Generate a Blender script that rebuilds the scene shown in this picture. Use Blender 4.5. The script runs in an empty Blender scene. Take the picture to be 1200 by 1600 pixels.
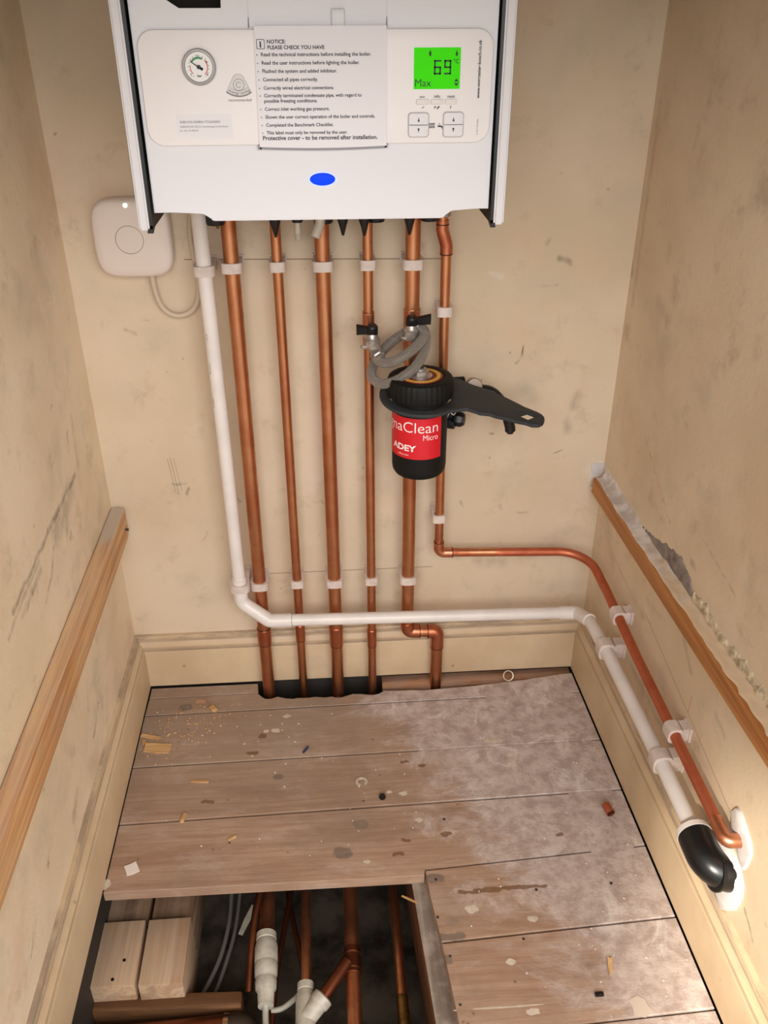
import bpy, bmesh, math, random
from mathutils import Vector, Matrix, noise as mnoise
random.seed(7)
S = bpy.context.scene
COL = S.collection
PI = math.pi
V = Vector

# ------------------------------------------------------------------ materials
def lin(c):
    return tuple(((x/255)/12.92 if x/255 <= .04045 else ((x/255+.055)/1.055)**2.4) for x in c) + (1.0,)

class NT:
    def __init__(s, name):
        s.m = bpy.data.materials.new(name); s.m.use_nodes = True
        s.t = s.m.node_tree; s.t.nodes.clear()
        s.out = s.n('ShaderNodeOutputMaterial'); s.b = s.n('ShaderNodeBsdfPrincipled')
        s.t.links.new(s.b.outputs[0], s.out.inputs[0])
    def n(s, t): return s.t.nodes.new(t)
    def l(s, a, b): s.t.links.new(a, b)
    def set(s, sock, v):
        if hasattr(v, 'is_output'): s.l(v, sock)
        elif isinstance(v, tuple) and len(v) == 3 and sock.type == 'RGBA': sock.default_value = lin(v)
        else: sock.default_value = v
    def pos(s): return s.n('ShaderNodeNewGeometry').outputs['Position']
    def map(s, v, scale=(1, 1, 1), loc=(0, 0, 0), rot=(0, 0, 0)):
        m = s.n('ShaderNodeMapping'); s.l(v, m.inputs[0])
        m.inputs['Scale'].default_value = scale; m.inputs['Location'].default_value = loc; m.inputs['Rotation'].default_value = rot
        return m.outputs[0]
    def noise(s, v, scale, detail=4, rough=.55, dist=0):
        m = s.n('ShaderNodeTexNoise'); s.l(v, m.inputs['Vector'])
        m.inputs['Scale'].default_value = scale; m.inputs['Detail'].default_value = detail
        m.inputs['Roughness'].default_value = rough; m.inputs['Distortion'].default_value = dist
        return m.outputs['Fac']
    def voro(s, v, scale, rnd=1, out='Distance'):
        m = s.n('ShaderNodeTexVoronoi'); s.l(v, m.inputs['Vector']); m.inputs['Scale'].default_value = scale
        m.inputs['Randomness'].default_value = rnd
        return m.outputs[out]
    def ramp(s, f, a, b, lo=0., hi=1.):
        m = s.n('ShaderNodeMapRange'); s.l(f, m.inputs[0]); m.interpolation_type = 'SMOOTHSTEP'
        m.inputs[1].default_value = a; m.inputs[2].default_value = b; m.inputs[3].default_value = lo; m.inputs[4].default_value = hi
        return m.outputs[0]
    def math(s, op, a, b=0., c=0.):
        m = s.n('ShaderNodeMath'); m.operation = op
        for i, v in enumerate((a, b, c)): s.set(m.inputs[i], v)
        return m.outputs[0]
    def mix(s, f, a, b, mode='MIX'):
        m = s.n('ShaderNodeMix'); m.data_type = 'RGBA'; m.blend_type = mode
        s.set(m.inputs[0], f); s.set(m.inputs[6], a); s.set(m.inputs[7], b)
        return m.outputs[2]
    def sep(s, v):
        m = s.n('ShaderNodeSeparateXYZ'); s.l(v, m.inputs[0]); return m.outputs
    def bump(s, h, strength=.3, dist=.002):
        m = s.n('ShaderNodeBump'); s.l(h, m.inputs['Height']); m.inputs['Strength'].default_value = strength
        m.inputs['Distance'].default_value = dist; s.l(m.outputs[0], s.b.inputs['Normal'])
    def fin(s, col=None, rough=.5, metal=0., spec=.5):
        if col is not None: s.set(s.b.inputs['Base Color'], col)
        s.set(s.b.inputs['Roughness'], rough); s.set(s.b.inputs['Metallic'], metal)
        s.b.inputs['Specular IOR Level'].default_value = spec
        return s.m

def seg_group():
    g = bpy.data.node_groups.new('segment_mark', 'ShaderNodeTree')
    for nm, tp in (('P', 'NodeSocketVector'), ('A', 'NodeSocketVector'), ('B', 'NodeSocketVector'), ('W', 'NodeSocketFloat'), ('K', 'NodeSocketFloat')):
        g.interface.new_socket(nm, in_out='INPUT', socket_type=tp)
    g.interface.new_socket('Mask', in_out='OUTPUT', socket_type='NodeSocketFloat')
    i = g.nodes.new('NodeGroupInput'); o = g.nodes.new('NodeGroupOutput')
    def vm(op, a, b=None):
        n = g.nodes.new('ShaderNodeVectorMath'); n.operation = op; g.links.new(a, n.inputs[0])
        if b is not None: g.links.new(b, n.inputs[1])
        return n
    def mm(op, a, b, clamp=False):
        n = g.nodes.new('ShaderNodeMath'); n.operation = op; n.use_clamp = clamp
        for k, v in enumerate((a, b)):
            if hasattr(v, 'is_output'): g.links.new(v, n.inputs[k])
            else: n.inputs[k].default_value = v
        return n.outputs[0]
    pa = vm('SUBTRACT', i.outputs['P'], i.outputs['A']).outputs[0]
    ba = vm('SUBTRACT', i.outputs['B'], i.outputs['A']).outputs[0]
    h = mm('DIVIDE', vm('DOT_PRODUCT', pa, ba).outputs['Value'], vm('DOT_PRODUCT', ba, ba).outputs['Value'], True)
    sc = g.nodes.new('ShaderNodeVectorMath'); sc.operation = 'SCALE'; g.links.new(ba, sc.inputs[0]); g.links.new(h, sc.inputs['Scale'])
    d = vm('LENGTH', vm('SUBTRACT', pa, sc.outputs[0]).outputs[0]).outputs['Value']
    m = g.nodes.new('ShaderNodeMapRange'); m.interpolation_type = 'SMOOTHSTEP'
    g.links.new(d, m.inputs[0]); m.inputs[1].default_value = 0; g.links.new(i.outputs['W'], m.inputs[2])
    g.links.new(i.outputs['K'], m.inputs[3]); m.inputs[4].default_value = 0
    g.links.new(m.outputs[0], o.inputs[0])
    return g
SEG = seg_group()

def wall_mat(name, c1, c2, marks, pale=(), warm=.4):
    """old cream paint: blotches, specks, scuffs with a shape of their own, pale filler smears"""
    t = NT(name); p = t.pos()
    col = t.mix(t.ramp(t.noise(p, 3.2, 3), .35, .68), c1, c2)
    col = t.mix(t.math('MULTIPLY', t.ramp(t.noise(t.map(p, loc=(3, 1, 2)), 9, 5, .6), .5, .72), .5), col, (184, 172, 150))
    col = t.mix(t.math('MULTIPLY', t.ramp(t.noise(t.map(p, loc=(7, 4, 9)), 5, 4, .6), .5, .7), .5), col, (206, 176, 146))
    col = t.mix(t.math('MULTIPLY', t.ramp(t.noise(t.map(p, loc=(1, 8, 5)), 14, 6, .7), .54, .74), .42), col, (152, 130, 100))
    # small specks
    v = t.voro(t.map(p, loc=(.3, .2, .7)), 26)
    sp = t.math('MULTIPLY', t.ramp(v, .03, .085, 1, 0), t.ramp(t.noise(p, 6, 2), .5, .62))
    col = t.mix(t.math('MULTIPLY', sp, .5), col, (120, 98, 76))
    n = t.noise(p, 140, 3, .6)
    wob = t.n('ShaderNodeVectorMath'); wob.operation = 'ADD'
    nz = t.n('ShaderNodeTexNoise'); t.l(p, nz.inputs['Vector']); nz.inputs['Scale'].default_value = 45; nz.inputs['Detail'].default_value = 3
    sc = t.n('ShaderNodeVectorMath'); sc.operation = 'MULTIPLY_ADD'
    t.l(nz.outputs['Color'], sc.inputs[0]); sc.inputs[1].default_value = (.012, .012, .012); sc.inputs[2].default_value = (-.006, -.006, -.006)
    t.l(p, wob.inputs[0]); t.l(sc.outputs[0], wob.inputs[1])
    def masks(lst, pp):
        acc = None
        for a, b, w, k in lst:
            g = t.n('ShaderNodeGroup'); g.node_tree = SEG; t.l(pp, g.inputs['P'])
            g.inputs['A'].default_value = a; g.inputs['B'].default_value = b; g.inputs['W'].default_value = w; g.inputs['K'].default_value = k
            acc = g.outputs[0] if acc is None else t.math('MAXIMUM', acc, g.outputs[0])
        return acc
    straight = [m for m in marks if m[3] < 0]
    if straight:
        col = t.mix(masks([(a, b, w, -k) for a, b, w, k in straight], p), col, (92, 76, 62))
    wavy = [m for m in marks if m[3] >= 0]
    if wavy:
        f = t.math('MULTIPLY', masks(wavy, wob.outputs[0]), t.ramp(t.noise(p, 60, 3), .3, .6, .35, 1))
        col = t.mix(f, col, (104, 92, 78))
    if pale:
        col = t.mix(masks(pale, wob.outputs[0]), col, (222, 214, 208))
    z_ = t.sep(p)[2]; col = t.mix(t.ramp(z_, -.004, .004, 1, 0), col, (50, 45, 40))  # below floor level the darkness of the void is put into the colour
    t.bump(t.math('ADD', n, t.math('MULTIPLY', t.noise(p, 22, 3), 2.)), .25, .0012)
    return t.fin(col, .62, 0, .35)

def plain(name, c, rough=.5, metal=0., spec=.5, var=0., scale=30, bump=0.):
    t = NT(name); p = t.pos()
    col = c
    f = t.noise(p, scale, 4, .6)
    if var: col = t.mix(t.ramp(f, .35, .7), c, tuple(max(0, x*(1-var)) for x in c))
    if bump: t.bump(f, bump, .001)
    return t.fin(col, rough, metal, spec)

def copper(name, a=(214, 152, 112), b=(186, 114, 78), rough=.35, axis='z'):
    t = NT(name); p = t.pos()
    s = {'z': (1, 1, .12), 'x': (.12, 1, 1), 'y': (1, .12, 1)}[axis]
    f = t.ramp(t.noise(t.map(p, s), 60, 5, .65), .3, .7)
    g = t.ramp(t.noise(p, 13, 3, .6), .38, .68)
    col = t.mix(t.math('MULTIPLY', g, .8), a, b)
    col = t.mix(t.math('MULTIPLY', f, .3), col, tuple(x*.75 for x in b))
    sp = t.ramp(t.voro(p, 95), .08, .16, .5, 0)
    col = t.mix(t.math('MULTIPLY', sp, t.ramp(t.noise(p, 20, 2), .55, .65)), col, (86, 46, 32))
    r = t.math('ADD', rough, t.math('MULTIPLY', g, .14))
    return t.fin(col, r, 1.)

def timber(name, light, dark, axis='y', scale=9, rough=.55, dusty=0., band=1.0, spec=.35):
    t = NT(name); p = t.pos()
    st = {'x': (.07, 1, 1), 'y': (1, .03, 1), 'z': (1, 1, .07)}[axis]
    q = t.map(p, st)
    w = t.noise(q, scale*5, 3, .5, 1.2)
    fine = t.noise(q, scale*40, 4, .6)
    col = t.mix(t.ramp(w, .36, .62), light, dark)
    col = t.mix(t.math('MULTIPLY', t.ramp(fine, .4, .75), .3*band), col, tuple(x*.62 for x in dark))
    if dusty:
        col = t.mix(t.math('MULTIPLY', t.ramp(t.noise(p, 16, 5, .65), .42, .62), dusty), col, (168, 152, 140))
    t.bump(fine, .2, .0008)
    return t.fin(col, rough, 0, spec)

def batten_top_dust(m):
    nt = m.node_tree; b = next(n for n in nt.nodes if n.type == 'BSDF_PRINCIPLED')
    t = NT.__new__(NT); t.m = m; t.t = nt; t.b = b
    src = b.inputs['Base Color'].links[0].from_socket; p = t.pos(); x, y, z = t.sep(p)
    edge = t.math('ADD', z, t.math('MULTIPLY', t.noise(p, 40, 4), .004))
    k = t.math('MULTIPLY', t.ramp(edge, .3848, .3866), t.ramp(t.math('ADD', y, t.math('MULTIPLY', t.noise(p, 25, 3), .06)), -.10, -.055, .25, .95))
    t.l(t.mix(k, src, (188, 174, 160)), b.inputs['Base Color']); return m
def floor_mat():
    t = NT('floorboards_worn_pine'); p = t.pos(); x, y, z = t.sep(p)
    q = t.map(p, (.09, 1, 1))
    grain = t.noise(q, 36, 5, .65, .7); fine = t.noise(q, 300, 3, .6)
    big = t.noise(p, 5, 4, .6)
    col = t.mix(t.ramp(grain, .34, .66), (172, 142, 118), (148, 116, 92))
    col = t.mix(t.math('MULTIPLY', t.ramp(fine, .45, .75), .35), col, (128, 100, 80))
    wv = t.n('ShaderNodeTexWave'); wv.wave_type = 'BANDS'; wv.bands_direction = 'Y'; t.l(t.map(p, (.14, 1, 1), (.2, 0, 0)), wv.inputs[0])
    wv.inputs['Scale'].default_value = 26; wv.inputs['Distortion'].default_value = 7; wv.inputs['Detail'].default_value = 2; wv.inputs['Detail Scale'].default_value = 1.2
    col = t.mix(t.math('MULTIPLY', t.ramp(wv.outputs['Fac'], .74, .98), .28), col, (136, 92, 66))
    # a board of its own tone every 12 cm
    idx = t.math('FLOOR', t.math('DIVIDE', y, .1185))
    wn = t.n('ShaderNodeTexWhiteNoise'); wn.noise_dimensions = '1D'; t.l(idx, wn.inputs['W'])
    col = t.mix(t.math('MULTIPLY', wn.outputs['Value'], .25), col, (176, 132, 100))
    # grey foot dirt towards the back left
    dl = t.math('MULTIPLY', t.ramp(y, -.42, -.12), t.ramp(x, .22, -.12))
    col = t.mix(t.math('MULTIPLY', dl, t.ramp(big, .3, .6, .35, .75)), col, (150, 134, 116))
    # knots
    v = t.voro(t.map(p, (.8, 1, 1), (.13, .31, 0)), 8.5)
    k = t.math('MULTIPLY', t.ramp(v, .035, .11, 1, 0), t.ramp(t.noise(t.map(p, loc=(5, 2, 0)), 4, 1), .46, .52))
    col = t.mix(t.math('MULTIPLY', k, .6), col, (96, 84, 76))
    v2 = t.voro(t.map(p, loc=(.5, .9, 0)), 34)
    col = t.mix(t.math('MULTIPLY', t.ramp(v2, .05, .1, 1, 0), t.ramp(t.noise(t.map(p, loc=(9, 2, 3)), 10, 1), .52, .58, 0, .7)), col, (92, 66, 48))
    v3 = t.voro(t.map(p, loc=(2.5, .4, 0)), 19)
    col = t.mix(t.math('MULTIPLY', t.ramp(v3, .05, .12, 1, 0), t.ramp(t.noise(t.map(p, loc=(1, 7, 3)), 8, 1), .55, .62, 0, .55)), col, (214, 200, 184))
    # knots, stains, paint drips and nail heads, each where it sits on the boards
    nz = t.n('ShaderNodeTexNoise'); t.l(p, nz.inputs['Vector']); nz.inputs['Scale'].default_value = 70; nz.inputs['Detail'].default_value = 3
    sc = t.n('ShaderNodeVectorMath'); sc.operation = 'MULTIPLY_ADD'; t.l(nz.outputs['Color'], sc.inputs[0]); sc.inputs[1].default_value = (.012, .012, 0); sc.inputs[2].default_value = (-.006, -.006, 0)
    wb = t.n('ShaderNodeVectorMath'); wb.operation = 'ADD'; t.l(p, wb.inputs[0]); t.l(sc.outputs[0], wb.inputs[1])
    def spots(lst, pp):
        acc = None
        for x_, y_, r_, l_ in lst:
            gq = t.n('ShaderNodeGroup'); gq.node_tree = SEG; t.l(pp, gq.inputs['P'])
            gq.inputs['A'].default_value = (x_-l_, y_, 0); gq.inputs['B'].default_value = (x_+l_+.0005, y_, 0); gq.inputs['W'].default_value = r_; gq.inputs['K'].default_value = 1
            acc = gq.outputs[0] if acc is None else t.math('MAXIMUM', acc, gq.outputs[0])
        return acc
    late = []
    kn = [(-.1402, -.2569, .011, .002), (-.0072, -.3642, .015, .003), (-.0368, -.4152, .018, .004), (.1084, -.1151, .014, .006), (-.3147, -.0764, .013, .004), (.0996, -.4700, .012, .006), (.105, -.565, .010, .018), (.095, -.60, .012, .004)]
    col = t.mix(t.math('MULTIPLY', t.ramp(spots(kn, wb.outputs[0]), .15, .6), .75), col, (92, 82, 74))
    late.append((spots([(.074, -.2378, .0055, .003), (.1024, -.2485, .0055, .003), (.1251, -.3921, .0065, .004), (.0614, -.3997, .005, .004), (.0476, -.4235, .005, .006), (-.2511, -.302, .006, .006), (-.1705, -.1599, .008, .003), (-.1849, -.2001, .008, .005), (.206, -.494, .005, .05), (.16, -.497, .004, .03), (.30, -.405, .005, .004)], wb.outputs[0]), .8, (112, 78, 52)))
    # greasy wear drifting over whole boards
    col = t.mix(t.math('MULTIPLY', t.ramp(t.noise(t.map(p, (.6, 1, 1), (2, 9, 4)), 6.5, 6, .65, .6), .45, .68), .5), col, (126, 104, 86))
    col = t.mix(t.math('MULTIPLY', t.ramp(t.noise(t.map(p, (.5, 1, 1), (6, 3, 1)), 12, 6, .7, .4), .52, .72), .5), col, (186, 164, 146))
    # plaster dust, thick along the right and smeared over the middle
    q_ = t.math('ADD', x, t.math('MULTIPLY', y, .42))
    edge = t.math('ADD', t.math('MULTIPLY', t.ramp(q_, -.14, .16), .95), t.math('MULTIPLY', t.ramp(x, .30, .40), .15))
    dn = t.noise(t.map(p, (.8, 1.2, 1)), 7, 6, .68, 1.2)
    d = t.math('MAXIMUM', t.ramp(t.math('ADD', dn, t.math('MULTIPLY', edge, .55)), .58, .90), t.ramp(t.noise(t.map(p, (.7, 1.6, 1), (3, 5, 1)), 9, 6, .7), .52, .76, .08, .55))
    dcol = t.mix(t.ramp(t.noise(p, 40, 5, .7), .35, .65), (200, 185, 178), (168, 150, 142))
    dcol = t.mix(t.math('MULTIPLY', t.ramp(t.noise(t.map(p, loc=(4, 4, 4)), 12, 6, .72, 1.5), .52, .68), .7), dcol, (222, 212, 206))
    col = t.mix(t.math('MULTIPLY', d, .9), col, dcol)
    for mk, k_, c_ in late: col = t.mix(t.math('MULTIPLY', t.ramp(mk, .15, .55), k_), col, c_)
    h = t.math('ADD', t.math('MULTIPLY', fine, .35), t.math('MULTIPLY', t.math('MULTIPLY', d, t.noise(p, 38, 5, .7)), 2.2))
    t.bump(h, .5, .0016)
    return t.fin(col, .72, 0, .25)

M = {}
M['boiler_white'] = plain('boiler_white_enamel', (211, 209, 211), .35, spec=.4)
M['fascia_white'] = plain('fascia_white_plastic', (226, 221, 219), .38, spec=.4)
M['card_white'] = plain('notice_card_white', (218, 214, 216), .5, spec=.3)
M['black'] = plain('black_plastic', (14, 14, 15), .4)
M['matt_black'] = plain('matt_black', (18, 17, 16), .6, spec=.25)
M['dark_inside'] = plain('dark_recess', (30, 26, 22), .8, spec=.2)  # near-black inside of the boiler, visible through the front cut-out
M['ink'] = plain('printed_ink', (38, 36, 38), .6)
M['grey_ink'] = plain('grey_print', (128, 126, 124), .6)
M['pale_line'] = plain('pale_moulded_line', (206, 203, 202), .5)
M['seam_shadow_grey'] = plain('grey_seam_and_shadow', (132, 130, 136), .6)
M['white_plastic'] = plain('white_waste_plastic', (226, 218, 212), .32, var=.04, scale=20)
M['receiver'] = plain('receiver_plastic', (222, 208, 198), .42)
M['cable'] = plain('grey_white_cable', (196, 178, 156), .5)
M['nylon'] = plain('pipe_clip_nylon', (214, 198, 188), .38, var=.08, scale=60)
M['chrome'] = plain('worn_chrome', (196, 188, 180), .34, .75, var=.2, scale=90)
M['steel'] = plain('zinc_ring', (214, 206, 192), .35, .6)
M['spanner_grey'] = plain('spanner_grey_plastic', (52, 53, 55), .55, spec=.3, var=.08)
M['red'] = plain('label_red', (206, 22, 38), .42)
M['label_white'] = plain('label_white', (246, 226, 222), .5)
M['dark_red'] = plain('label_dark_red', (128, 36, 34), .45)
M['yellow'] = plain('label_yellow', (222, 176, 60), .45)
M['copper'] = copper('copper_bright')
M['copper_side'] = copper('copper_handled_matt', (216, 134, 102), (196, 110, 80), .5, 'y')
M['copper_h'] = copper('copper_bright_level', (226, 160, 126), (204, 128, 96), .3, 'x')
M['copper_old'] = copper('copper_dull_under_floor', (140, 84, 58), (96, 52, 36), .42, 'y')
M['copper_fit'] = copper('copper_fitting', (214, 140, 106), (182, 102, 74), .32)
M['seam'] = plain('solder_seam', (66, 40, 30), .5, .6)
M['solder'] = plain('solder_ring', (206, 168, 136), .3, 1.)
M['filler'] = plain('white_filler', (204, 198, 195), .8, var=.06, scale=60, spec=.2, bump=.5)
M['old_plaster'] = plain('bare_grey_plaster', (152, 140, 132), .9, var=.25, scale=60, spec=.15, bump=.8)
M['paper'] = plain('white_paper', (224, 212, 204), .7)
M['chip'] = timber('fresh_wood_chip', (214, 174, 124), (190, 144, 96), 'x', 9)
M['blue'] = plain('blue_plastic', (40, 52, 92), .4)
M['rubble'] = plain('underfloor_rubble', (74, 64, 55), .95, var=.5, scale=18, spec=.1, bump=.8)
M['fit_white'] = plain('aged_white_fitting', (184, 176, 160), .45, var=.15, scale=50)
M['grey_cable'] = plain('grey_cable', (104, 98, 92), .6)
M['brass'] = plain('dull_brass', (150, 122, 70), .4, 1., var=.3, scale=60)
M['floor'] = floor_mat()
M['batten_l'] = batten_top_dust(timber('pine_batten_pale', (222, 178, 126), (186, 130, 82), 'y', 11, dusty=.2))
M['batten_r'] = timber('pine_batten_stained', (190, 130, 74), (164, 104, 54), 'y', 7)
M['joist'] = timber('grey_dusty_joist', (150, 138, 126), (120, 104, 92), 'y', 8, dusty=.7)
M['joist_side'] = timber('joist_side_brown', (120, 78, 50), (88, 54, 34), 'y', 8)
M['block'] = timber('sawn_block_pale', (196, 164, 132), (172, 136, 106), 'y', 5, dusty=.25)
M['block_shade'] = timber('sawn_block_shaded', (132, 104, 80), (102, 76, 58), 'y', 6, dusty=.2)  # same timber as the pale blocks, darkened in colour for shade under the boards
M['bearer'] = timber('old_bearer', (136, 96, 62), (96, 64, 40), 'x', 7)
M['lath'] = timber('old_lath', (176, 132, 100), (136, 98, 72), 'x', 8, dusty=.35)

def emis(name, c, s):
    t = NT(name); t.b.inputs['Emission Color'].default_value = lin(c); t.b.inputs['Emission Strength'].default_value = s
    return t.fin(c, .6, 0, .1)
M['lcd'] = emis('lcd_green', (56, 196, 8), .33)
M['lamp_blue'] = emis('lamp_blue', (8, 52, 246), .85)
M['lamp_ring'] = emis('lamp_pale_rim', (190, 200, 255), .35)
M['led'] = emis('led_white_green', (220, 255, 225), 2.2)

def braid():
    t = NT('braided_steel')
    uv = t.n('ShaderNodeUVMap').outputs[0]
    a = t.n('ShaderNodeTexWave'); t.l(t.map(uv, (1, 1, 1), rot=(0, 0, .9)), a.inputs[0]); a.inputs['Scale'].default_value = 7
    b = t.n('ShaderNodeTexWave'); t.l(t.map(uv, (1, 1, 1), rot=(0, 0, -.9)), b.inputs[0]); b.inputs['Scale'].default_value = 7
    h = t.math('MULTIPLY', a.outputs['Fac'], b.outputs['Fac'])
    col = t.mix(t.ramp(h, .05, .6), (122, 114, 106), (222, 216, 208))
    t.bump(h, .9, .0015)
    return t.fin(col, .36, .6)
M['braid'] = braid()

# ------------------------------------------------------------------ mesh helpers
def origin_of(p):
    o = V((0, 0, 0))
    while p is not None:
        o += p.location; p = p.parent
    return o

def link(name, bm, mat, parent=None, smooth=True, angle=35, **props):
    """bm is in world coordinates; it becomes one mesh object (a part when parent is given)"""
    me = bpy.data.meshes.new(name)
    bmesh.ops.remove_doubles(bm, verts=bm.verts, dist=1e-6)
    bmesh.ops.recalc_face_normals(bm, faces=bm.faces)
    if parent is None:
        xs = [v.co for v in bm.verts]
        o = V(((min(v.x for v in xs)+max(v.x for v in xs))/2, (min(v.y for v in xs)+max(v.y for v in xs))/2, min(v.z for v in xs)))
    else: o = origin_of(parent)
    bmesh.ops.translate(bm, verts=bm.verts, vec=-o)
    if smooth:
        for f in bm.faces: f.smooth = True
        for e in bm.edges:
            if len(e.link_faces) == 2 and e.calc_face_angle(0) > math.radians(angle): e.smooth = False
            elif len(e.link_faces) != 2: e.smooth = False
    bm.to_mesh(me); bm.free()
    for m in (mat if isinstance(mat, (list, tuple)) else [mat]): me.materials.append(m)
    ob = bpy.data.objects.new(name, me); COL.objects.link(ob)
    if parent is None: ob.location = o
    else: ob.parent = parent
    for k, v in props.items(): ob[k] = v
    return ob

def thing(name, label, cat, loc, group=None):
    o = bpy.data.objects.new(name, None); COL.objects.link(o); o.location = loc; o.empty_display_size = .02
    o['label'] = label; o['category'] = cat
    if group: o['group'] = group
    return o

def box(bm, a, b, bev=0., mi=0, seg=2):
    a, b = V(a), V(b)
    r = bmesh.ops.create_cube(bm, size=1)
    vs = r['verts']; c = (a+b)/2; d = b-a
    for v in vs: v.co = V((v.co.x*d.x+c.x, v.co.y*d.y+c.y, v.co.z*d.z+c.z))
    fs = {f for v in vs for f in v.link_faces}
    for f in fs: f.material_index = mi
    if bev:
        es = list({e for v in vs for e in v.link_edges})
        bmesh.ops.bevel(bm, geom=es, offset=bev, segments=seg, affect='EDGES', profile=.5)
    return bm

def fillet(pts, R, n=8):
    pts = [V(p) for p in pts]; out = [pts[0]]
    for i in range(1, len(pts)-1):
        r = R[i-1] if isinstance(R, (list, tuple)) else R
        a, b, c = pts[i-1], pts[i], pts[i+1]
        u, w = (a-b).normalized(), (c-b).normalized()
        ang = u.angle(w)
        if ang > 3.12 or r <= 0: out.append(b); continue
        tl = min(r/math.tan(ang/2), (a-b).length*.49, (c-b).length*.49); rr = tl*math.tan(ang/2)
        bis = (u+w).normalized(); cen = b+bis*(rr/math.sin(ang/2))
        s, e = b+u*tl-cen, b+w*tl-cen
        tot = s.angle(e); ax = s.cross(e).normalized()
        for k in range(n+1): out.append(cen+Matrix.Rotation(tot*k/n, 3, ax) @ s)
    out.append(pts[-1])
    return out

def tube(bm, pts, r, n=24, cap=True, mi=0, uv=False):
    pts = [V(p) for p in pts]
    rr = r if isinstance(r, (list, tuple)) else [r]*len(pts)
    T = [(pts[min(i+1, len(pts)-1)]-pts[max(i-1, 0)]).normalized() for i in range(len(pts))]
    ref = V((0, 0, 1)) if abs(T[0].z) < .9 else V((1, 0, 0))
    nrm = (ref-T[0]*ref.dot(T[0])).normalized(); rings = []; L = 0; Ls = []
    for i, p in enumerate(pts):
        if i:
            nrm = (nrm-T[i]*nrm.dot(T[i])).normalized(); L += (p-pts[i-1]).length
        Ls.append(L)
        bi = T[i].cross(nrm)
        rings.append([bm.verts.new(p+(nrm*math.cos(2*PI*k/n)+bi*math.sin(2*PI*k/n))*rr[i]) for k in range(n)])
    lay = bm.loops.layers.uv.verify() if uv else None
    for i in range(len(rings)-1):
        for k in range(n):
            f = bm.faces.new((rings[i][k], rings[i][(k+1) % n], rings[i+1][(k+1) % n], rings[i+1][k])); f.material_index = mi
            if uv:
                for lp, (uu, vv) in zip(f.loops, ((k, i), (k+1, i), (k+1, i+1), (k, i+1))):
                    lp[lay].uv = (uu/n*1.0, Ls[vv]/(2*PI*rr[0]))
    if cap:
        for rg in (rings[0], rings[-1]):
            f = bm.faces.new(rg); f.material_index = mi
    return bm

def lathe(bm, prof, c, axis=(0, 0, 1), n=48, mi=0, knurl=None, cap=True):
    """prof: (radius, height along axis) list"""
    c = V(c); a = V(axis).normalized()
    ref = V((0, 0, 1)) if abs(a.z) < .9 else V((1, 0, 0))
    u = (ref-a*ref.dot(a)).normalized(); w = a.cross(u); rings = []
    for j, (r, h) in enumerate(prof):
        if r < 1e-6: rings.append([bm.verts.new(c+a*h)]); continue
        ring = []
        for k in range(n):
            q = r
            if knurl and j in knurl[0]: q = r-(knurl[1] if (k//2) % 2 else 0)
            th = 2*PI*k/n
            ring.append(bm.verts.new(c+a*h+(u*math.cos(th)+w*math.sin(th))*q))
        rings.append(ring)
    for i in range(len(rings)-1):
        A, B = rings[i], rings[i+1]
        for k in range(n):
            k2 = (k+1) % n
            if len(A) == 1 and len(B) == 1: continue
            if len(A) == 1: f = bm.faces.new((A[0], B[k], B[k2]))
            elif len(B) == 1: f = bm.faces.new((A[k], A[k2], B[0]))
            else: f = bm.faces.new((A[k], A[k2], B[k2], B[k]))
            f.material_index = mi
    for rg in (rings[0], rings[-1]) if cap else ():
        if len(rg) > 2:
            f = bm.faces.new(rg); f.material_index = mi
    return bm

def prism(bm, poly, d0, d1, plane='xz', mi=0):
    """extrude a simple polygon; plane names the polygon's two axes, d0..d1 runs along the third"""
    def P(q, d):
        if plane == 'xz': return V((q[0], d, q[1]))
        if plane == 'xy': return V((q[0], q[1], d))
        return V((d, q[0], q[1]))
    A = [bm.verts.new(P(q, d0)) for q in poly]; B = [bm.verts.new(P(q, d1)) for q in poly]
    n = len(poly); fs = [bm.faces.new(A), bm.faces.new(B)]
    for k in range(n): fs.append(bm.faces.new((A[k], A[(k+1) % n], B[(k+1) % n], B[k])))
    for f in fs: f.material_index = mi
    return bm

def rrect(x0, z0, x1, z1, r, n=8):
    out = []
    for cx, cz, a0 in ((x1-r, z1-r, 0), (x0+r, z1-r, PI/2), (x0+r, z0+r, PI), (x1-r, z0+r, 1.5*PI)):
        for k in range(n+1): out.append((cx+r*math.cos(a0+PI/2*k/n), cz+r*math.sin(a0+PI/2*k/n)))
    return out
def ell(cx, cz, rx, rz, n=40): return [(cx+rx*math.cos(2*PI*k/n), cz+rz*math.sin(2*PI*k/n)) for k in range(n)]

def from_curve(cu):
    ob = bpy.data.objects.new('tmp', cu); COL.objects.link(ob)
    dg = bpy.context.evaluated_depsgraph_get(); dg.update()
    me = bpy.data.meshes.new_from_object(ob.evaluated_get(dg))
    bm = bmesh.new(); bm.from_mesh(me)
    bpy.data.objects.remove(ob); bpy.data.curves.remove(cu); bpy.data.meshes.remove(me)
    return bm

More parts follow.
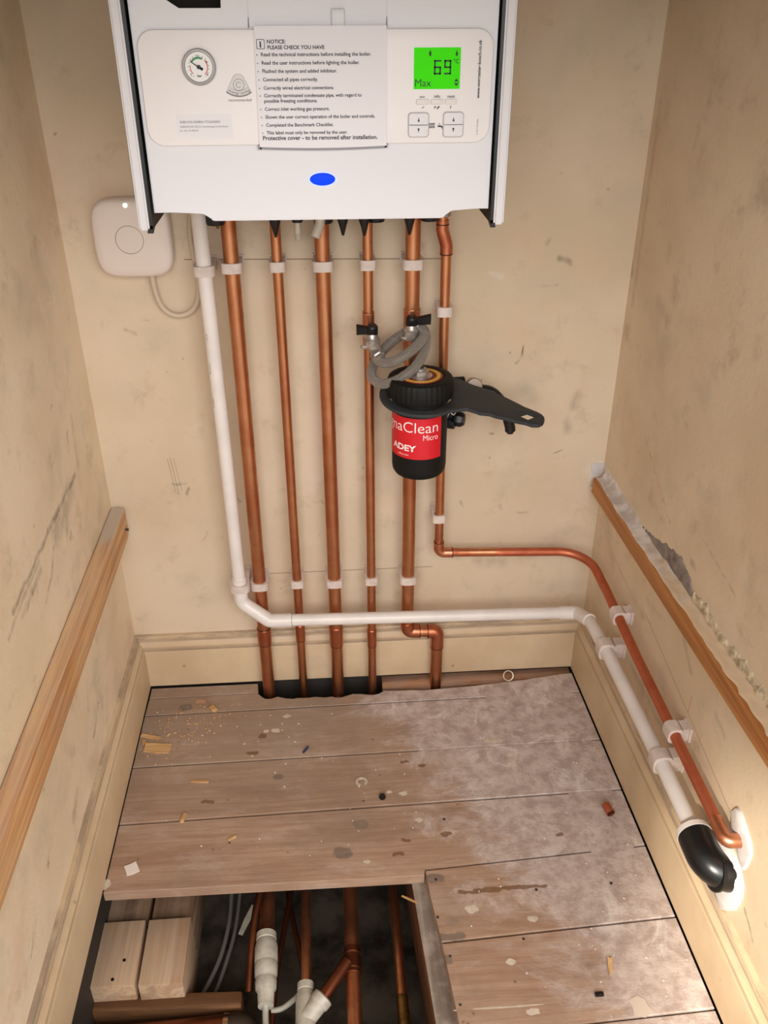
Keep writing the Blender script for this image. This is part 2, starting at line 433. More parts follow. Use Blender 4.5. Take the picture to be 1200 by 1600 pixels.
def holed(polys, thick, bev=0.):
    """filled flat shape (outer outline plus holes) in local xy, z from 0 to thick"""
    cu = bpy.data.curves.new('tmp', 'CURVE'); cu.dimensions = '2D'; cu.fill_mode = 'BOTH'; cu.extrude = max(thick/2-bev, 1e-5)
    cu.bevel_depth = bev; cu.bevel_resolution = 1; cu.offset = -bev
    for p in polys:
        s = cu.splines.new('POLY'); s.points.add(len(p)-1); s.use_cyclic_u = True
        for q, pt in zip(p, s.points): pt.co = (q[0], q[1], 0, 1)
    bm = from_curve(cu)
    for v in bm.verts: v.co.z += thick/2
    return bm
def face_front(bm, y, dy=0):   # local (x, y, z) -> (x, y - z, y)
    for v in bm.verts: v.co = V((v.co.x, y-v.co.z, v.co.y))
    return bm
def merge(dst, src):
    me = bpy.data.meshes.new('t'); src.to_mesh(me); src.free(); dst.from_mesh(me); bpy.data.meshes.remove(me); return dst

def text_bm(s, width=None, height=None, weight=0., spacing=1.0):
    cu = bpy.data.curves.new('tmp', 'FONT'); cu.body = s; cu.size = 1; cu.offset = weight; cu.resolution_u = 3; cu.space_character = spacing
    bm = from_curve(cu)
    x0, x1 = min(v.co.x for v in bm.verts), max(v.co.x for v in bm.verts)
    k = width/(x1-x0) if width else 1
    kz = height/max(v.co.y for v in bm.verts) if height else k
    if not width: k = kz
    for v in bm.verts: v.co = V(((v.co.x-x0)*k, v.co.y*kz, 0))
    return bm
def text_at(dst, s, x, z, y, width=None, height=None, weight=0., spacing=1.0):
    bm = text_bm(s, width, height, weight, spacing)
    for v in bm.verts: v.co = V((x+v.co.x, y, z+v.co.y))
    return merge(dst, bm)
def fill(dst, poly, y):
    f = [dst.verts.new(V((p[0], y, p[1]))) for p in poly]; dst.faces.new(f); return dst

# ------------------------------------------------------------------ the setting
XL, XR, SK = -.4042, .4342, .0283          # left wall, right wall at the back, slant of the right wall
def xr(y): return XR-SK*y
FRONT, TOP = -1.02, 2.05

back_marks = [((-.235, 0, .794), (.150, 0, .788), .0016, -.75), ((-.150, 0, .236), (.143, 0, .237), .0014, -.7),
    ((-.300, 0, .470), (-.294, 0, .408), .0012, -.45), ((-.2955, 0, .472), (-.289, 0, .404), .0012, -.5), ((-.290, 0, .470), (-.283, 0, .41), .0011, -.4),
    ((-.298, 0, .424), (-.276, 0, .423), .004, .45), ((-.277, 0, .405), (-.272, 0, .412), .005, .6),
    ((.279, 0, .648), (.275, 0, .630), .003, .95), ((.275, 0, .628), (.268, 0, .622), .004, .6), ((.256, 0, .638), (.256, 0, .639), .0025, .9),
    ((.322, 0, .786), (.338, 0, .778), .008, .6), ((.300, 0, .742), (.322, 0, .742), .003, .3), ((.255, 0, .488), (.250, 0, .474), .0016, .8),
    ((.232, 0, .498), (.237, 0, .497), .003, .8), ((.345, 0, .458), (.357, 0, .464), .003, .6), ((.236, 0, .452), (.237, 0, .452), .003, .6),
    ((-.335, 0, .690), (-.320, 0, .684), .006, .4), ((-.312, 0, .705), (-.300, 0, .704), .003, .4), ((-.20, 0, .40), (-.188, 0, .385), .004, .5),
    ((.188, 0, .372), (.195, 0, .36), .004, .5), ((.26, 0, .36), (.262, 0, .352), .005, .45), ((.29, 0, .345), (.31, 0, .343), .003, .4),
    ((-.05, 0, .38), (-.045, 0, .372), .004, .6), ((-.06, 0, .31), (-.055, 0, .316), .003, .5), ((-.25, 0, .33), (-.26, 0, .31), .003, .35),
    ((.36, 0, .52), (.365, 0, .50), .012, .35), ((.375, 0, .565), (.37, 0, .54), .012, .35), ((.28, 0, .58), (.30, 0, .56), .02, .15),
    ((.02, 0, .44), (.021, 0, .442), .003, .6), ((.225, 0, .245), (.27, 0, .24), .02, .28), ((.31, 0, .25), (.39, 0, .3), .03, .2),
    ((.30, 0, .81), (.302, 0, .812), .007, .35), ((-.39, 0, .965), (-.389, 0, .966), .004, .6), ((.40, 0, .10), (.33, 0, .105), .012, .35)]
back_pale = [((.428, 0, .43), (.420, 0, .408), .016, .85), ((.415, 0, .43), (.41, 0, .42), .02, .3), ((.14, 0, .44), (.12, 0, .3), .09, .12), ((.22, 0, .765), (.235, 0, .76), .009, .3)]
left_marks = [((XL, -.155, .525), (XL, -.31, .522), .009, .75), ((XL, -.31, .522), (XL, -.47, .514), .007, .6), ((XL, -.17, .519), (XL, -.30, .512), .004, .5), ((XL, -.36, .512), (XL, -.50, .500), .006, .4), ((XL, -.40, .495), (XL, -.43, .487), .004, .6), ((XL, -.19, .52), (XL, -.28, .50), .03, .35),
    ((XL, -.27, .515), (XL, -.33, .47), .006, .5), ((XL, -.33, .47), (XL, -.37, .455), .004, .5), ((XL, -.20, .53), (XL, -.24, .48), .012, .35),
    ((XL, -.36, .50), (XL, -.45, .49), .008, .35), ((XL, -.26, .185), (XL, -.30, .165), .0025, .7), ((XL, -.30, .165), (XL, -.31, .163), .005, .7),
    ((XL, -.45, .15), (XL, -.42, .165), .012, .3), ((XL, -.555, .19), (XL, -.56, .187), .006, .8), ((XL, -.56, .187), (XL, -.545, .2), .003, .5),
    ((XL, -.64, .17), (XL, -.66, .155), .005, .5), ((XL, -.42, .25), (XL, -.40, .22), .014, .25), ((XL, -.22, .47), (XL, -.23, .462), .004, .5),
    ((XL, -.15, .59), (XL, -.16, .57), .008, .3), ((XL, -.12, .60), (XL, -.13, .53), .01, .25), ((XL, -.19, .65), (XL, -.2, .648), .004, .4)]
def R_(y, z): return (xr(y), y, z)
right_marks = [(R_(-.14, .56), R_(-.30, .47), .0022, .5), (R_(-.30, .47), R_(-.33, .45), .002, .4), (R_(-.36, .52), R_(-.48, .50), .003, .4),
    (R_(-.36, .47), R_(-.37, .468), .01, .4), (R_(-.35, .245), R_(-.365, .24), .004, .3), (R_(-.255, .305), R_(-.60, .238), .0016, -.55),
    (R_(-.1, .31), R_(-.215, .296), .0012, -.45), (R_(-.435, .27), R_(-.435, .30), .0013, -.6), (R_(-.66, .16), R_(-.69, .14), .004, .7), (R_(-.70, .19), R_(-.705, .188), .003, .5),
    (R_(-.12, .75), R_(-.16, .74), .02, .2), (R_(-.5, .56), R_(-.505, .53), .02, .2), (R_(-.2, .19), R_(-.62, .18), .014, .3),  # long band at the waste pipe puts the pipes' shadow into the colour
    (R_(-.0, .78), R_(-.005, .76), .006, .5), (R_(-.025, .72), R_(-.02, 1.0), .01, .25), (R_(-.38, .36), R_(-.42, .33), .008, .3), (R_(-.5, .33), R_(-.53, .32), .008, .25),
    (R_(-.385, .437), R_(-.41, .432), .005, .9), (R_(-.42, .438), R_(-.455, .426), .004, .9), (R_(-.60, .455), R_(-.66, .440), .004, .9), (R_(-.25, .33), R_(-.3, .335), .01, .2), (R_(-.05, .35), R_(-.10, .3), .03, .2)]
right_pale = [(R_(-.0, .425), R_(-.13, .412), .014, .55), (R_(-.48, .46), R_(-.52, .43), .03, .15)]

WB = wall_mat('wall_cream_paint_back', (212, 193, 168), (200, 180, 152), back_marks, back_pale)  # one cream paint; the light on each wall is put into its tone
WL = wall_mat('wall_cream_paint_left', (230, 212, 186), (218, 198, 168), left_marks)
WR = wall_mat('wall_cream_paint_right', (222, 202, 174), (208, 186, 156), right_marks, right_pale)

bm = bmesh.new(); box(bm, (-.50, 0, -.26), (.60, .1, TOP)); wall_back = link('wall_back', bm, WB, kind='structure')
bm = bmesh.new(); box(bm, (XL-.1, FRONT, -.26), (XL, 0, TOP)); wall_left = link('wall_left', bm, WL, kind='structure')
bm = bmesh.new(); prism(bm, [(XR, 0), (xr(FRONT), FRONT), (xr(FRONT)+.1, FRONT), (XR+.1, 0)], -.26, TOP, 'xy'); wall_right = link('wall_right', bm, WR, kind='structure')
bm = bmesh.new(); box(bm, (-.52, FRONT, TOP), (.60, .1, TOP+.05)); link('ceiling', bm, WB, kind='structure')

# skirting boards: flat face, quirk and ogee, dust along the top, shade painted into the grooves
PROF = [(0, 0), (.0175, 0), (.0175, .079), (.0165, .0815), (.0135, .0825), (.0132, .085), (.0150, .0875), (.0150, .0905), (.0125, .0935),
        (.0098, .0965), (.0085, .1005), (.0085, .1020), (.0066, .1028), (.0066, .1065), (.0055, .1085), (0, .1095)]
def skirt_mat(name, ax):
    t = NT(name); p = t.pos(); x, y, z = t.sep(p)
    col = t.mix(t.ramp(t.noise(p, 8, 4), .35, .7), (204, 180, 148), (190, 164, 132))
    band = t.math('MAXIMUM', t.math('MULTIPLY', t.ramp(z, .0835, .0850), t.ramp(z, .0870, .0885, 1, 0)), t.math('MULTIPLY', t.ramp(z, .1000, .1020), t.ramp(z, .1040, .1060, 1, 0)))  # dark lines put the grooves' shade into the colour
    dirt = t.math('MAXIMUM', t.math('MULTIPLY', t.ramp(t.noise(t.map(p, (.3, .3, 2)), 30, 5, .7), .4, .65), t.ramp(z, .098, .106)), t.math('MULTIPLY', band, t.ramp(t.noise(t.map(p, (.5, .5, 1)), 25, 4), .3, .6, .3, .8)))
    col = t.mix(t.math('MULTIPLY', dirt, .75), col, (134, 118, 104))
    col = t.mix(t.math('MULTIPLY', t.ramp(t.voro(p, 30), .05, .12, 1, 0), t.ramp(t.noise(p, 9, 1), .55, .65, 0, .6)), col, (128, 96, 70))
    col = t.mix(t.math('MULTIPLY', t.ramp(t.noise(t.map(p, loc=(5, 5, 5)), 13, 5, .65), .56, .72), .35), col, (178, 160, 140))
    t.bump(t.noise(p, 60, 3), .15, .001)
    return t.fin(col, .5, 0, .4)
SKM = skirt_mat('skirting_cream_gloss', 'x')
bm = bmesh.new(); prism(bm, [(-d, .003+z) for d, z in PROF], XL, XR, 'yz'); link('baseboard_back', bm, SKM, kind='structure')
bm = bmesh.new(); prism(bm, [(XL+d, .002+z) for d, z in PROF], FRONT, -.0, 'xz'); link('baseboard_left', bm, SKM, kind='structure')
bm = bmesh.new()
A = [bm.verts.new(V((xr(0)-d, 0, .002+z))) for d, z in PROF]; B = [bm.verts.new(V((xr(FRONT)-d, FRONT, .002+z))) for d, z in PROF]
bm.faces.new(A); bm.faces.new(B)
for k in range(len(PROF)): bm.faces.new((A[k], A[(k+1) % len(PROF)], B[(k+1) % len(PROF)], B[k]))
bb_right = link('baseboard_right', bm, SKM, kind='structure')

# floor: boards with open joints, the back board notched round the pipes, the hole in the boards
def jag(a, b, n, amp):
    out = []
    for k in range(1, n):
        f = k/n; out.append((a[0]+(b[0]-a[0])*f+random.uniform(-amp, amp)*.3, a[1]+(b[1]-a[1])*f+random.uniform(-amp, amp)))
    return out
XE = lambda y: xr(y)-.0175-.0018
def notch(x, r):  return [(x-r-.004, -.052), (x-r, -.060), (x-r*.5, -.0650), (x+r*.5, -.0655), (x+r, -.0605), (x+r+.004, -.0585)]
g = .0017
boards = []
boards.append([(-.385, -.020), (-.186, -.020), (-.184, -.0455), (-.385, -.0475)])
A_back = [(-.385, -.0495), (-.187, -.0475)] + notch(-.164, .0125) + [(-.148, -.0605), (-.132, -.0665), (-.118, -.0685), (-.112, -.0655)] + \
    [(-.099-.0085, -.0650), (-.099, -.0678), (-.099+.0085, -.0655), (-.075, -.0645), (-.060, -.0690)] + \
    [(-.034-.0125, -.0655), (-.034-.006, -.0705), (-.034+.006, -.0708), (-.034+.0125, -.0665), (-.008, -.0615), (.008, -.0625), (.020, -.067), (.031, -.0685), (.042, -.066), (.052, -.0565)] + \
    [(.075, -.0600), (.100, -.0585), (.130, -.0625), (.160, -.0595), (.185, -.0580)] + jag((.185, -.0580), (.285, -.0500), 5, .0012) + \
    [(.285, -.0495)] + jag((.285, -.0495), (.36, -.041), 4, .0015) + [(.36, -.0405), (.395, -.034), (XE(-.032), -.032)]
boards.append(A_back + [(XE(-.085), -.085), (-.386, -.0925)])
boards.append([(-.386, -.0925-2*g), (XE(-.085), -.085-2*g), (XE(-.205), -.2085), (-.386, -.2175)])
boards.append([(-.386, -.2175-2*g), (XE(-.205), -.2085-2*g), (XE(-.32), -.3215), (-.386, -.3365)])
boards.append([(-.386, -.3365-2*g), (XE(-.32), -.3215-2*g), (XE(-.43), -.4325), (.0848, -.4525), (.0834, -.4640), (-.386, -.4605)])
boards.append([(.0858, -.4525-2*g), (XE(-.43), -.4325-2*g), (XE(-.555), -.5550), (.0955, -.5715), (.0925, -.54), (.0885, -.50)])
boards.append([(.0955, -.5715-2*g), (XE(-.555), -.5550-2*g), (XE(-.685), -.6880), (.20, -.6975), (.104, -.7000), (.1005, -.64)])
boards.append([(.105, -.7030), (.20, -.7005), (XE(-.69), -.6908), (XE(-.81), -.81), (.108, -.815)])
boards.append([(-.386, -.818), (XE(-.813), -.813), (XE(-.93), -.93), (-.386, -.93)])
boards.append([(-.386, -.932), (XE(-.932), -.932), (XE(FRONT), FRONT), (-.386, FRONT)])
bm = bmesh.new()
for i, p in enumerate(boards):
    b2 = bmesh.new(); prism(b2, p, -.018, random.uniform(-.0008, 0.0002), 'xy')
    tops = [e for e in b2.edges if all(v.co.z > -.005 for v in e.verts)]
    bmesh.ops.bevel(b2, geom=tops, offset=.0009, segments=1, affect='EDGES')
    merge(bm, b2)
for (ya, yb, xa, xb) in ((-.0925, -.085, .24, .405), (-.2175, -.2085, .10, .407), (-.3365, -.3215, .335, .409), (-.452, -.4325, .34, .41)):   # joints packed with plaster dust
    f = lambda x: ya+(yb-ya)*(x+.386)/.80 if ya > -.45 else ya+(yb-ya)*(x-.085)/.33
    N = 24; up = []; dn_ = []
    for k in range(N+1):
        x = xa+(xb-xa)*k/N; y = f(x); w_ = .0032*(1 if 0 < k < N else .2)
        up.append((x, y-.0017+w_)); dn_.append((x, y-.0017-w_))
    prism(bm, up+dn_[::-1], -.006, -.0006, 'xy')
floor_ob = link('floor', bm, M['floor'], angle=20, kind='structure')
DRIP = plain('old_paint_drip', (206, 190, 170), .75, var=.12, scale=80); NAIL = plain('rusty_nail_head', (58, 48, 42), .7)
bm = bmesh.new()
for x_, y_, r_, l_ in [(-.129, -.1131, .007, .003), (-.1643, -.1478, .006, .002), (-.1473, -.1474, .008, .003), (-.2008, -.1763, .004, 0), (.1847, -.6077, .011, .004), (.1446, -.5243, .011, .003), (.228, -.5454, .008, .003), (-.0007, -.4339, .006, .001), (.0429, -.3029, .007, .003), (.0656, -.3072, .009, .004), (.0862, -.3621, .007, .002), (.2003, -.6767, .012, .006), (.17, -.668, .005, .07), (.2552, -.2579, .012, .006), (.2595, -.2362, .012, .004), (.235, -.20, .009, .01), (-.39, -.447, .014, .006)]:
    n_ = 22; c_ = bm.verts.new(V((x_, y_, .0005))); rg = []
    for k in range(n_):
        a = 2*PI*k/n_; rr = r_*.62*(1+.55*mnoise.noise(V((x_*90+math.cos(a)*1.6, y_*90+math.sin(a)*1.6, 3))))
        rg.append(bm.verts.new(V((x_+math.cos(a)*(rr+l_*(1 if l_ < .03 else 1)), y_+math.sin(a)*(rr if l_ < .03 else rr*.7), .0000))))
    for k in range(n_): bm.faces.new((c_, rg[k], rg[(k+1) % n_]))
link('paint_drips', bm, DRIP, floor_ob, kind='stuff')
for x_, y_, r_, l_ in [(.0994, -.4723, .0028, 0), (.0947, -.534, .0028, 0), (.1043, -.5935, .0028, 0), (.1084, -.661, .0028, 0), (.2435, -.4999, .003, 0), (.2089, -.5756, .003, 0), (.1258, -.3636, .0032, 0), (.3555, -.497, .003, .001), (-.21, -.385, .002, 0), (.0, -.318, .0022, 0)]:
    bm = bmesh.new(); lathe(bm, [(r_*.75, -.002), (r_*.75, .0002), (0, .0004)], (x_, y_, 0), n=12); link('nail_head', bm, NAIL, floor_ob)

# the ground under the boards
bm = bmesh.new()
bmesh.ops.create_grid(bm, x_segments=60, y_segments=60, size=.5)
for v in bm.verts:
    x, y = v.co.x, v.co.y-.5
    v.co = V((x*1.02, y*1.03, -.205+.022*mnoise.noise(V((x*9, y*9, 1)))+.010*mnoise.noise(V((x*30, y*30, 4)))))
link('floor_underside_ground', bm, M['rubble'], kind='structure')
bm = bmesh.new()
bmesh.ops.create_grid(bm, x_segments=80, y_segments=10, size=.5)
for v in bm.verts:
    x, y = v.co.x*.8, v.co.y*.085-.062
    v.co = V((x, y, -.042+.012*mnoise.noise(V((x*22, y*22, 7)))+.005*mnoise.noise(V((x*70, y*70, 2)))))
link('trim_1', bm, plain('mortar_rubble_in_gap', (112, 106, 100), .95, var=.65, scale=55, spec=.1, bump=.9), kind='structure')

# ------------------------------------------------------------------ timber on the walls, and filler
bm = bmesh.new()
prism(bm, [(XL+.0014, .320), (-.3885, .320), (-.3835, .3265), (-.3815, .338), (-.3815, .3835), (-.3825, .385), (XL+.0014, .385)], FRONT+.05, -.006, 'xz')
bat_l = link('wall_batten', bm, M['batten_l'], angle=25, label='pale pine batten with dusty top fixed along the wall beside the wireless receiver', category='batten', group='shelf battens on the side walls')
bm = bmesh.new()
tube(bm, [(-.3812, -.022, .352), (-.376, -.022, .3515)], .0018, 10); link('nail', bm, M['black'], bat_l)

bm = bmesh.new()
poly = [(-.001, .388), (-.0215, .388), (-.022, .390), (-.022, .4145), (-.021, .416), (-.001, .416)]
y0, y1 = -.016, FRONT+.05
A = [bm.verts.new(V((xr(y0)+d, y0, z))) for d, z in poly]; B = [bm.verts.new(V((xr(y1)+d, y1, z+.012))) for d, z in poly]
bm.faces.new(A); bm.faces.new(B)
for k in range(6): bm.faces.new((A[k], A[(k+1) % 6], B[(k+1) % 6], B[k]))
bat_r = link('wall_batten', bm, M['batten_r'], angle=25, label='orange-brown stained batten under crumbling filler above the copper pipe', category='batten', group='shelf battens on the side walls')
bm = bmesh.new(); tube(bm, [(.4135, -.0165, .396), (.4135, -.0105, .395)], .002, 10); link('nail', bm, M['steel'], bat_r)

# filler smeared over the top of the right batten and up the wall (irregular strip)
def strip(lo, hi, thick, seed, ny=90, nz=9, rough=.003):
    """patch lying on the right wall between two outlines given as (y, z) lists"""
    def at(pl, y):
        for (a, za), (b, zb) in zip(pl, pl[1:]):
            if b <= y <= a: return za+(zb-za)*(a-y)/(a-b)
        return pl[-1][1]
    bm = bmesh.new(); ya, yb = lo[0][0], lo[-1][0]; G = []
    for i in range(ny+1):
        y = ya+(yb-ya)*i/ny; row = []
        a = at(lo, y); b = at(hi, y)+rough*mnoise.noise(V((y*70, seed, 0)))+rough*.6*mnoise.noise(V((y*190, seed, 3)))
        for j in range(nz+1):
            f = j/nz; z = a+(b-a)*f
            d = thick*(math.sin(PI*min(1, max(0, f)))**.5)*(.7+.6*mnoise.noise(V((y*60, z*60, seed)))) if 0 < j < nz else -.001
            if j == 0: d = thick*.9
            row.append(bm.verts.new(V((xr(y)-d, y, z))))
        G.append(row)
    for i in range(ny):
        for j in range(nz): bm.faces.new((G[i][j], G[i+1][j], G[i+1][j+1], G[i][j+1]))
    return bm
bm = bmesh.new()   # the part lying on top of the batten
G = []
for i in range(121):
    y = -.018-.62*i/120; zt = .416+.012*(y-y0)/(y1-y0); row = []
    w = .0205+.0022*mnoise.noise(V((y*25, 3, 0)))-(.006*max(0, mnoise.noise(V((y*11, 8, 0)))))-(.008 if y < -.45 else 0)*abs(mnoise.noise(V((y*30, 1, 0))))
    for j in range(8):
        f = j/7; h = .0035*(1-f*.8)*(1+.8*mnoise.noise(V((y*70, f*5, 2))))+.012*(1-f)**4*max(0, 1+y/.2)+.004*(1-f)**4
        row.append(bm.verts.new(V((xr(y)-f*w, y, zt+(h if j < 7 else -.0005)))))
    G.append(row)
for i in range(120):
    for j in range(7): bm.faces.new((G[i][j], G[i+1][j], G[i+1][j+1], G[i][j+1]))
M['filler_strip'] = (lambda t: t.fin((lambda p: t.mix(t.ramp(t.math('ADD', t.math('MULTIPLY', t.sep(p)[1], -1.6), t.math('MULTIPLY', t.noise(p, 28, 4, .65), .6)), .55, .95), t.mix(t.ramp(t.noise(p, 35, 4), .4, .62), (216, 208, 204), (184, 172, 164)), (206, 180, 150)))(t.pos()), .85, 0, .2))(NT('filler_on_batten'))
link('filler', bm, M['filler_strip'], wall_right, angle=60, label='white filler along the batten top')
bm = strip([(-.19, .418), (-.27, .419), (-.36, .420), (-.395, .421)], [(-.19, .424), (-.24, .436), (-.29, .452), (-.33, .462), (-.37, .448), (-.395, .425)], .0025, 5, rough=.005)
link('bare_plaster', bm, M['old_plaster'], wall_right, angle=60, label='grey bare plaster where paint fell off')
bm = strip([(-.385, .417), (-.46, .418), (-.53, .419), (-.62, .42), (-.68, .42)], [(-.385, .440), (-.42, .444), (-.47, .436), (-.53, .444), (-.58, .440), (-.63, .455), (-.68, .458)], .0035, 9, ny=120, rough=.009)
link('flaked_paint', bm, plain('flaked_cream_paint', (216, 198, 166), .7, var=.3, scale=110, bump=.9), wall_right, angle=60, label='crumbling cream paint edge')
bm = bmesh.new()   # lump of filler in the corner
G = []
for i in range(9):
    for j in range(9):
        u, w = i/8, j/8
        d = .0016*math.sin(PI*u)*math.sin(PI*w)
        G.append(bm.verts.new(V((XR-.019+.0185*u-.004*w*(1-u), -.0006-d-.002*u*w, .414+.024*w-.003*math.sin(3*u)*w))))
for i in range(8):
    for j in range(8): bm.faces.new((G[i*9+j], G[i*9+9+j], G[i*9+10+j], G[i*9+j+1]))
link('corner_filler', bm, M['filler'], wall_right, angle=60)

def wall_patch(name, outline, thick, seed):
    bm = bmesh.new(); cy = sum(p[0] for p in outline)/len(outline); cz = sum(p[1] for p in outline)/len(outline)
    n = len(outline); rings = []
    for f, d in ((1., -.002), (.93, thick*.7), (.6, thick), (.25, thick*1.1)):
        rings.append([bm.verts.new(V((xr(p[0])-d*(1+.3*mnoise.noise(V((p[0]*60, p[1]*60, seed)))), cy+(p[0]-cy)*f, cz+(p[1]-cz)*f))) for p in outline])
    for a, b in zip(rings, rings[1:]):
        for k in range(n): bm.faces.new((a[k], a[(k+1) % n], b[(k+1) % n], b[k]))
    bm.faces.new(rings[-1])
    return link(name, bm, M['filler'], wall_right, angle=60)
wall_patch('pipe_hole_filler', [(-.588, .252), (-.592, .236), (-.612, .222), (-.632, .206), (-.641, .205), (-.645, .220), (-.646, .240), (-.638, .252), (-.622, .260), (-.606, .268), (-.594, .266)], .006, 1)
wall_patch('pipe_hole_filler', [(-.560, .200), (-.585, .208), (-.61, .206), (-.632, .200), (-.648, .186), (-.652, .165), (-.648, .138), (-.630, .112), (-.612, .118), (-.590, .140), (-.570, .165)], .013, 2)

# ------------------------------------------------------------------ boiler
YF = -.310
boiler = thing('boiler', 'white wall-mounted boiler with green display and blue lamp above the copper pipes', 'boiler', (-.031, -.155, .905))
def side(x0, x1, name='side_panel'):
    bm = bmesh.new()
    prism(bm, [(-.318, .9085), (-.3165, .9055), (-.3135, .9045), (-.30, .9045), (0, .9045), (0, 1.62), (-.318, 1.62)], x0, x1, 'yz')
    es = [e for e in bm.edges if abs(e.verts[0].co.x-e.verts[1].co.x) < 1e-5 and all(v.co.y < -.3 for v in e.verts)]
    bmesh.ops.bevel(bm, geom=es, offset=.0022, segments=3, affect='EDGES')
    return link(name, bm, M['boiler_white'], boiler, angle=40)
side(-.2315, -.2205); side(.1572, .1685)
bm = bmesh.new(); prism(bm, [(-.3145, .9065), (0, .9065), (0, 1.6), (-.3145, 1.6)], -.2205, -.2170, 'yz'); prism(bm, [(-.3145, .902), (-.294, .908), (-.294, .92), (-.3145, .91)], -.2235, -.2172, 'yz'); link('side_lining', bm, M['black'], boiler)
bm = bmesh.new(); prism(bm, [(-.3145, .9065), (0, .9065), (0, 1.6), (-.3145, 1.6)], .1540, .1572, 'yz'); prism(bm, [(-.3145, .902), (-.294, .908), (-.294, .92), (-.3145, .91)], .1542, .160, 'yz'); link('side_lining', bm, M['black'], boiler)
# front panel with the stepped lower lip and the black cut-out
bm = bmesh.new()
prism(bm, [(-.2145, .9225), (-.165, .9225), (-.1605, .9215), (-.1535, .9140), (-.150, .9130), (.0985, .9120), (.102, .9128), (.109, .9205), (.113, .9215), (.1518, .9215),
           (.1518, 1.150), (-.1235, 1.150), (-.1235, 1.1145), (-.1660, 1.1145), (-.1810, 1.1240), (-.1810, 1.150), (-.2145, 1.150)], YF, YF+.018, 'xz')
es = [e for e in bm.edges if all(abs(v.co.y-YF) < 1e-6 for v in e.verts)]
bmesh.ops.bevel(bm, geom=es, offset=.0012, segments=2, affect='EDGES')
panel = link('front_panel', bm, M['boiler_white'], boiler, angle=30)
bm = bmesh.new(); box(bm, (-.2145, YF, 1.1515), (.1518, YF+.02, 1.61), .002); link('front_cover', bm, M['boiler_white'], boiler)
bm = bmesh.new(); box(bm, (-.2150, YF+.019, .955), (.152, -.002, 1.60)); link('casing', bm, M['dark_inside'], boiler)
bm = bmesh.new(); box(bm, (-.19, YF+.02, .955), (.13, -.02, .92)); link('underside', bm, plain('underside_dark_steel', (60, 56, 52), .6), boiler)
# blue lamp
bm = bmesh.new(); lathe(bm, [(0, .0022), (.55, .0020), (.9, .0012), (1, 0)], (0, 0, 0), (0, -1, 0), 48)
for v in bm.verts: v.co = V((-.0309+v.co.x*.0140, YF+v.co.y, .9551+v.co.z*.0068))
lamp = link('indicator_lamp', bm, M['lamp_blue'], boiler, label='glowing blue oval lamp')
bm = face_front(holed([ell(-.0309, .9551, .0154, .0082), ell(-.0309, .9551, .0137, .0066)], .0012, .0003), YF); link('lamp_rim', bm, M['lamp_ring'], lamp)
# seams of the upper hatch
bm = bmesh.new()
for x in (-.0985, .0388):
    bm = bmesh.new(); prism(bm, [(x-.0014, 1.0945), (x+.0006, 1.0945), (x+.0004, 1.108), (x-.0004, 1.108)], YF-.0006, YF, 'xz'); link('hatch_seam', bm, M['seam_shadow_grey'], boiler)
bm = bmesh.new()
for x in (-.0985, .0388): box(bm, (x-.0004, YF-.0003, 1.094), (x+.0004, YF+.001, 1.15))
box(bm, (-.0985, YF-.0002, 1.1085), (.0388, YF+.001, 1.1089))
link('hatch_line', bm, M['pale_line'], boiler)
bm = bmesh.new(); box(bm, (-.0165, YF-.0035, 1.0985), (-.0035, YF, 1.1150), .0012); link('catch', bm, M['boiler_white'], boiler)

# fascia
FY = YF-.0035
bm = face_front(holed([rrect(-.2100, .9905, .1475, 1.0975, .017)], .0037, .0012), YF+.0002)
fascia = link('fascia', bm, M['fascia_white'], boiler, label='white control strip with rounded corners')
bm = face_front(holed([rrect(-.2108, .9895, .1483, 1.0985, .0178), rrect(-.2096, .9911, .1471, 1.0970, .0166)], .0008), YF-.0001)
link('fascia_edge', bm, M['pale_line'], fascia)
# notice card with bowed lower edge
CY = FY-.0022
low = [(-.0955+(.1335)*k/24, .9888-.0016*math.sin(PI*k/24)) for k in range(25)]
bm = bmesh.new(); prism(bm, low+[(.0382, 1.1005), (-.0935, 1.1005)], CY, YF-.001, 'xz')
card = link('notice_card', bm, M['card_white'], boiler, angle=30, label='white printed notice cover')
bm = bmesh.new(); prism(bm, [(x, z-.0022) for x, z in low]+[(x, z+.0002) for x, z in reversed(low)], CY+.0010, YF, 'xz')
box(bm, (-.0975, CY+.001, .9862), (-.0938, YF, .9905)); box(bm, (.0362, CY+.001, .9868), (.0392, YF, .9905))
link('card_shadow_strip', bm, M['seam_shadow_grey'], card)  # grey strip standing in for the shadow under the card's bowed edge
TX = [("NOTICE:", -.0815, 1.0850, .0184, .012), ("PLEASE CHECK YOU HAVE", -.0812, 1.0799, .0568, .012),
 ("Read the technical instructions before installing the boiler.", -.0881, 1.0737, .1106, .006), ("Read the user instructions before lighting the boiler.", -.0879, 1.0662, .0986, .006),
 ("Flushed the system and added inhibitor.", -.0878, 1.0587, .0756, .006), ("Connected all pipes correctly.", -.0877, 1.0511, .0557, .006), ("Correctly wired electrical connections.", -.0876, 1.0434, .0717, .006),
 ("Correctly terminated condensate pipe, with regard to", -.0875, 1.0363, .0997, .006), ("possible freezing conditions.", -.0878, 1.0313, .0544, .006), ("Correct inlet working gas pressure.", -.0877, 1.0237, .0666, .006),
 ("Shown the user correct operation of the boiler and controls.", -.0876, 1.0162, .1136, .006), ("Completed the Benchmark Checklist.", -.0874, 1.0085, .0698, .006),
 ("This label must only be removed by the user.", -.0873, 1.0011, .0842, .006), ("Protective cover - to be removed after installation.", -.0916, .9956, .1202, .012)]
bm = bmesh.new(); ty = CY-.0004
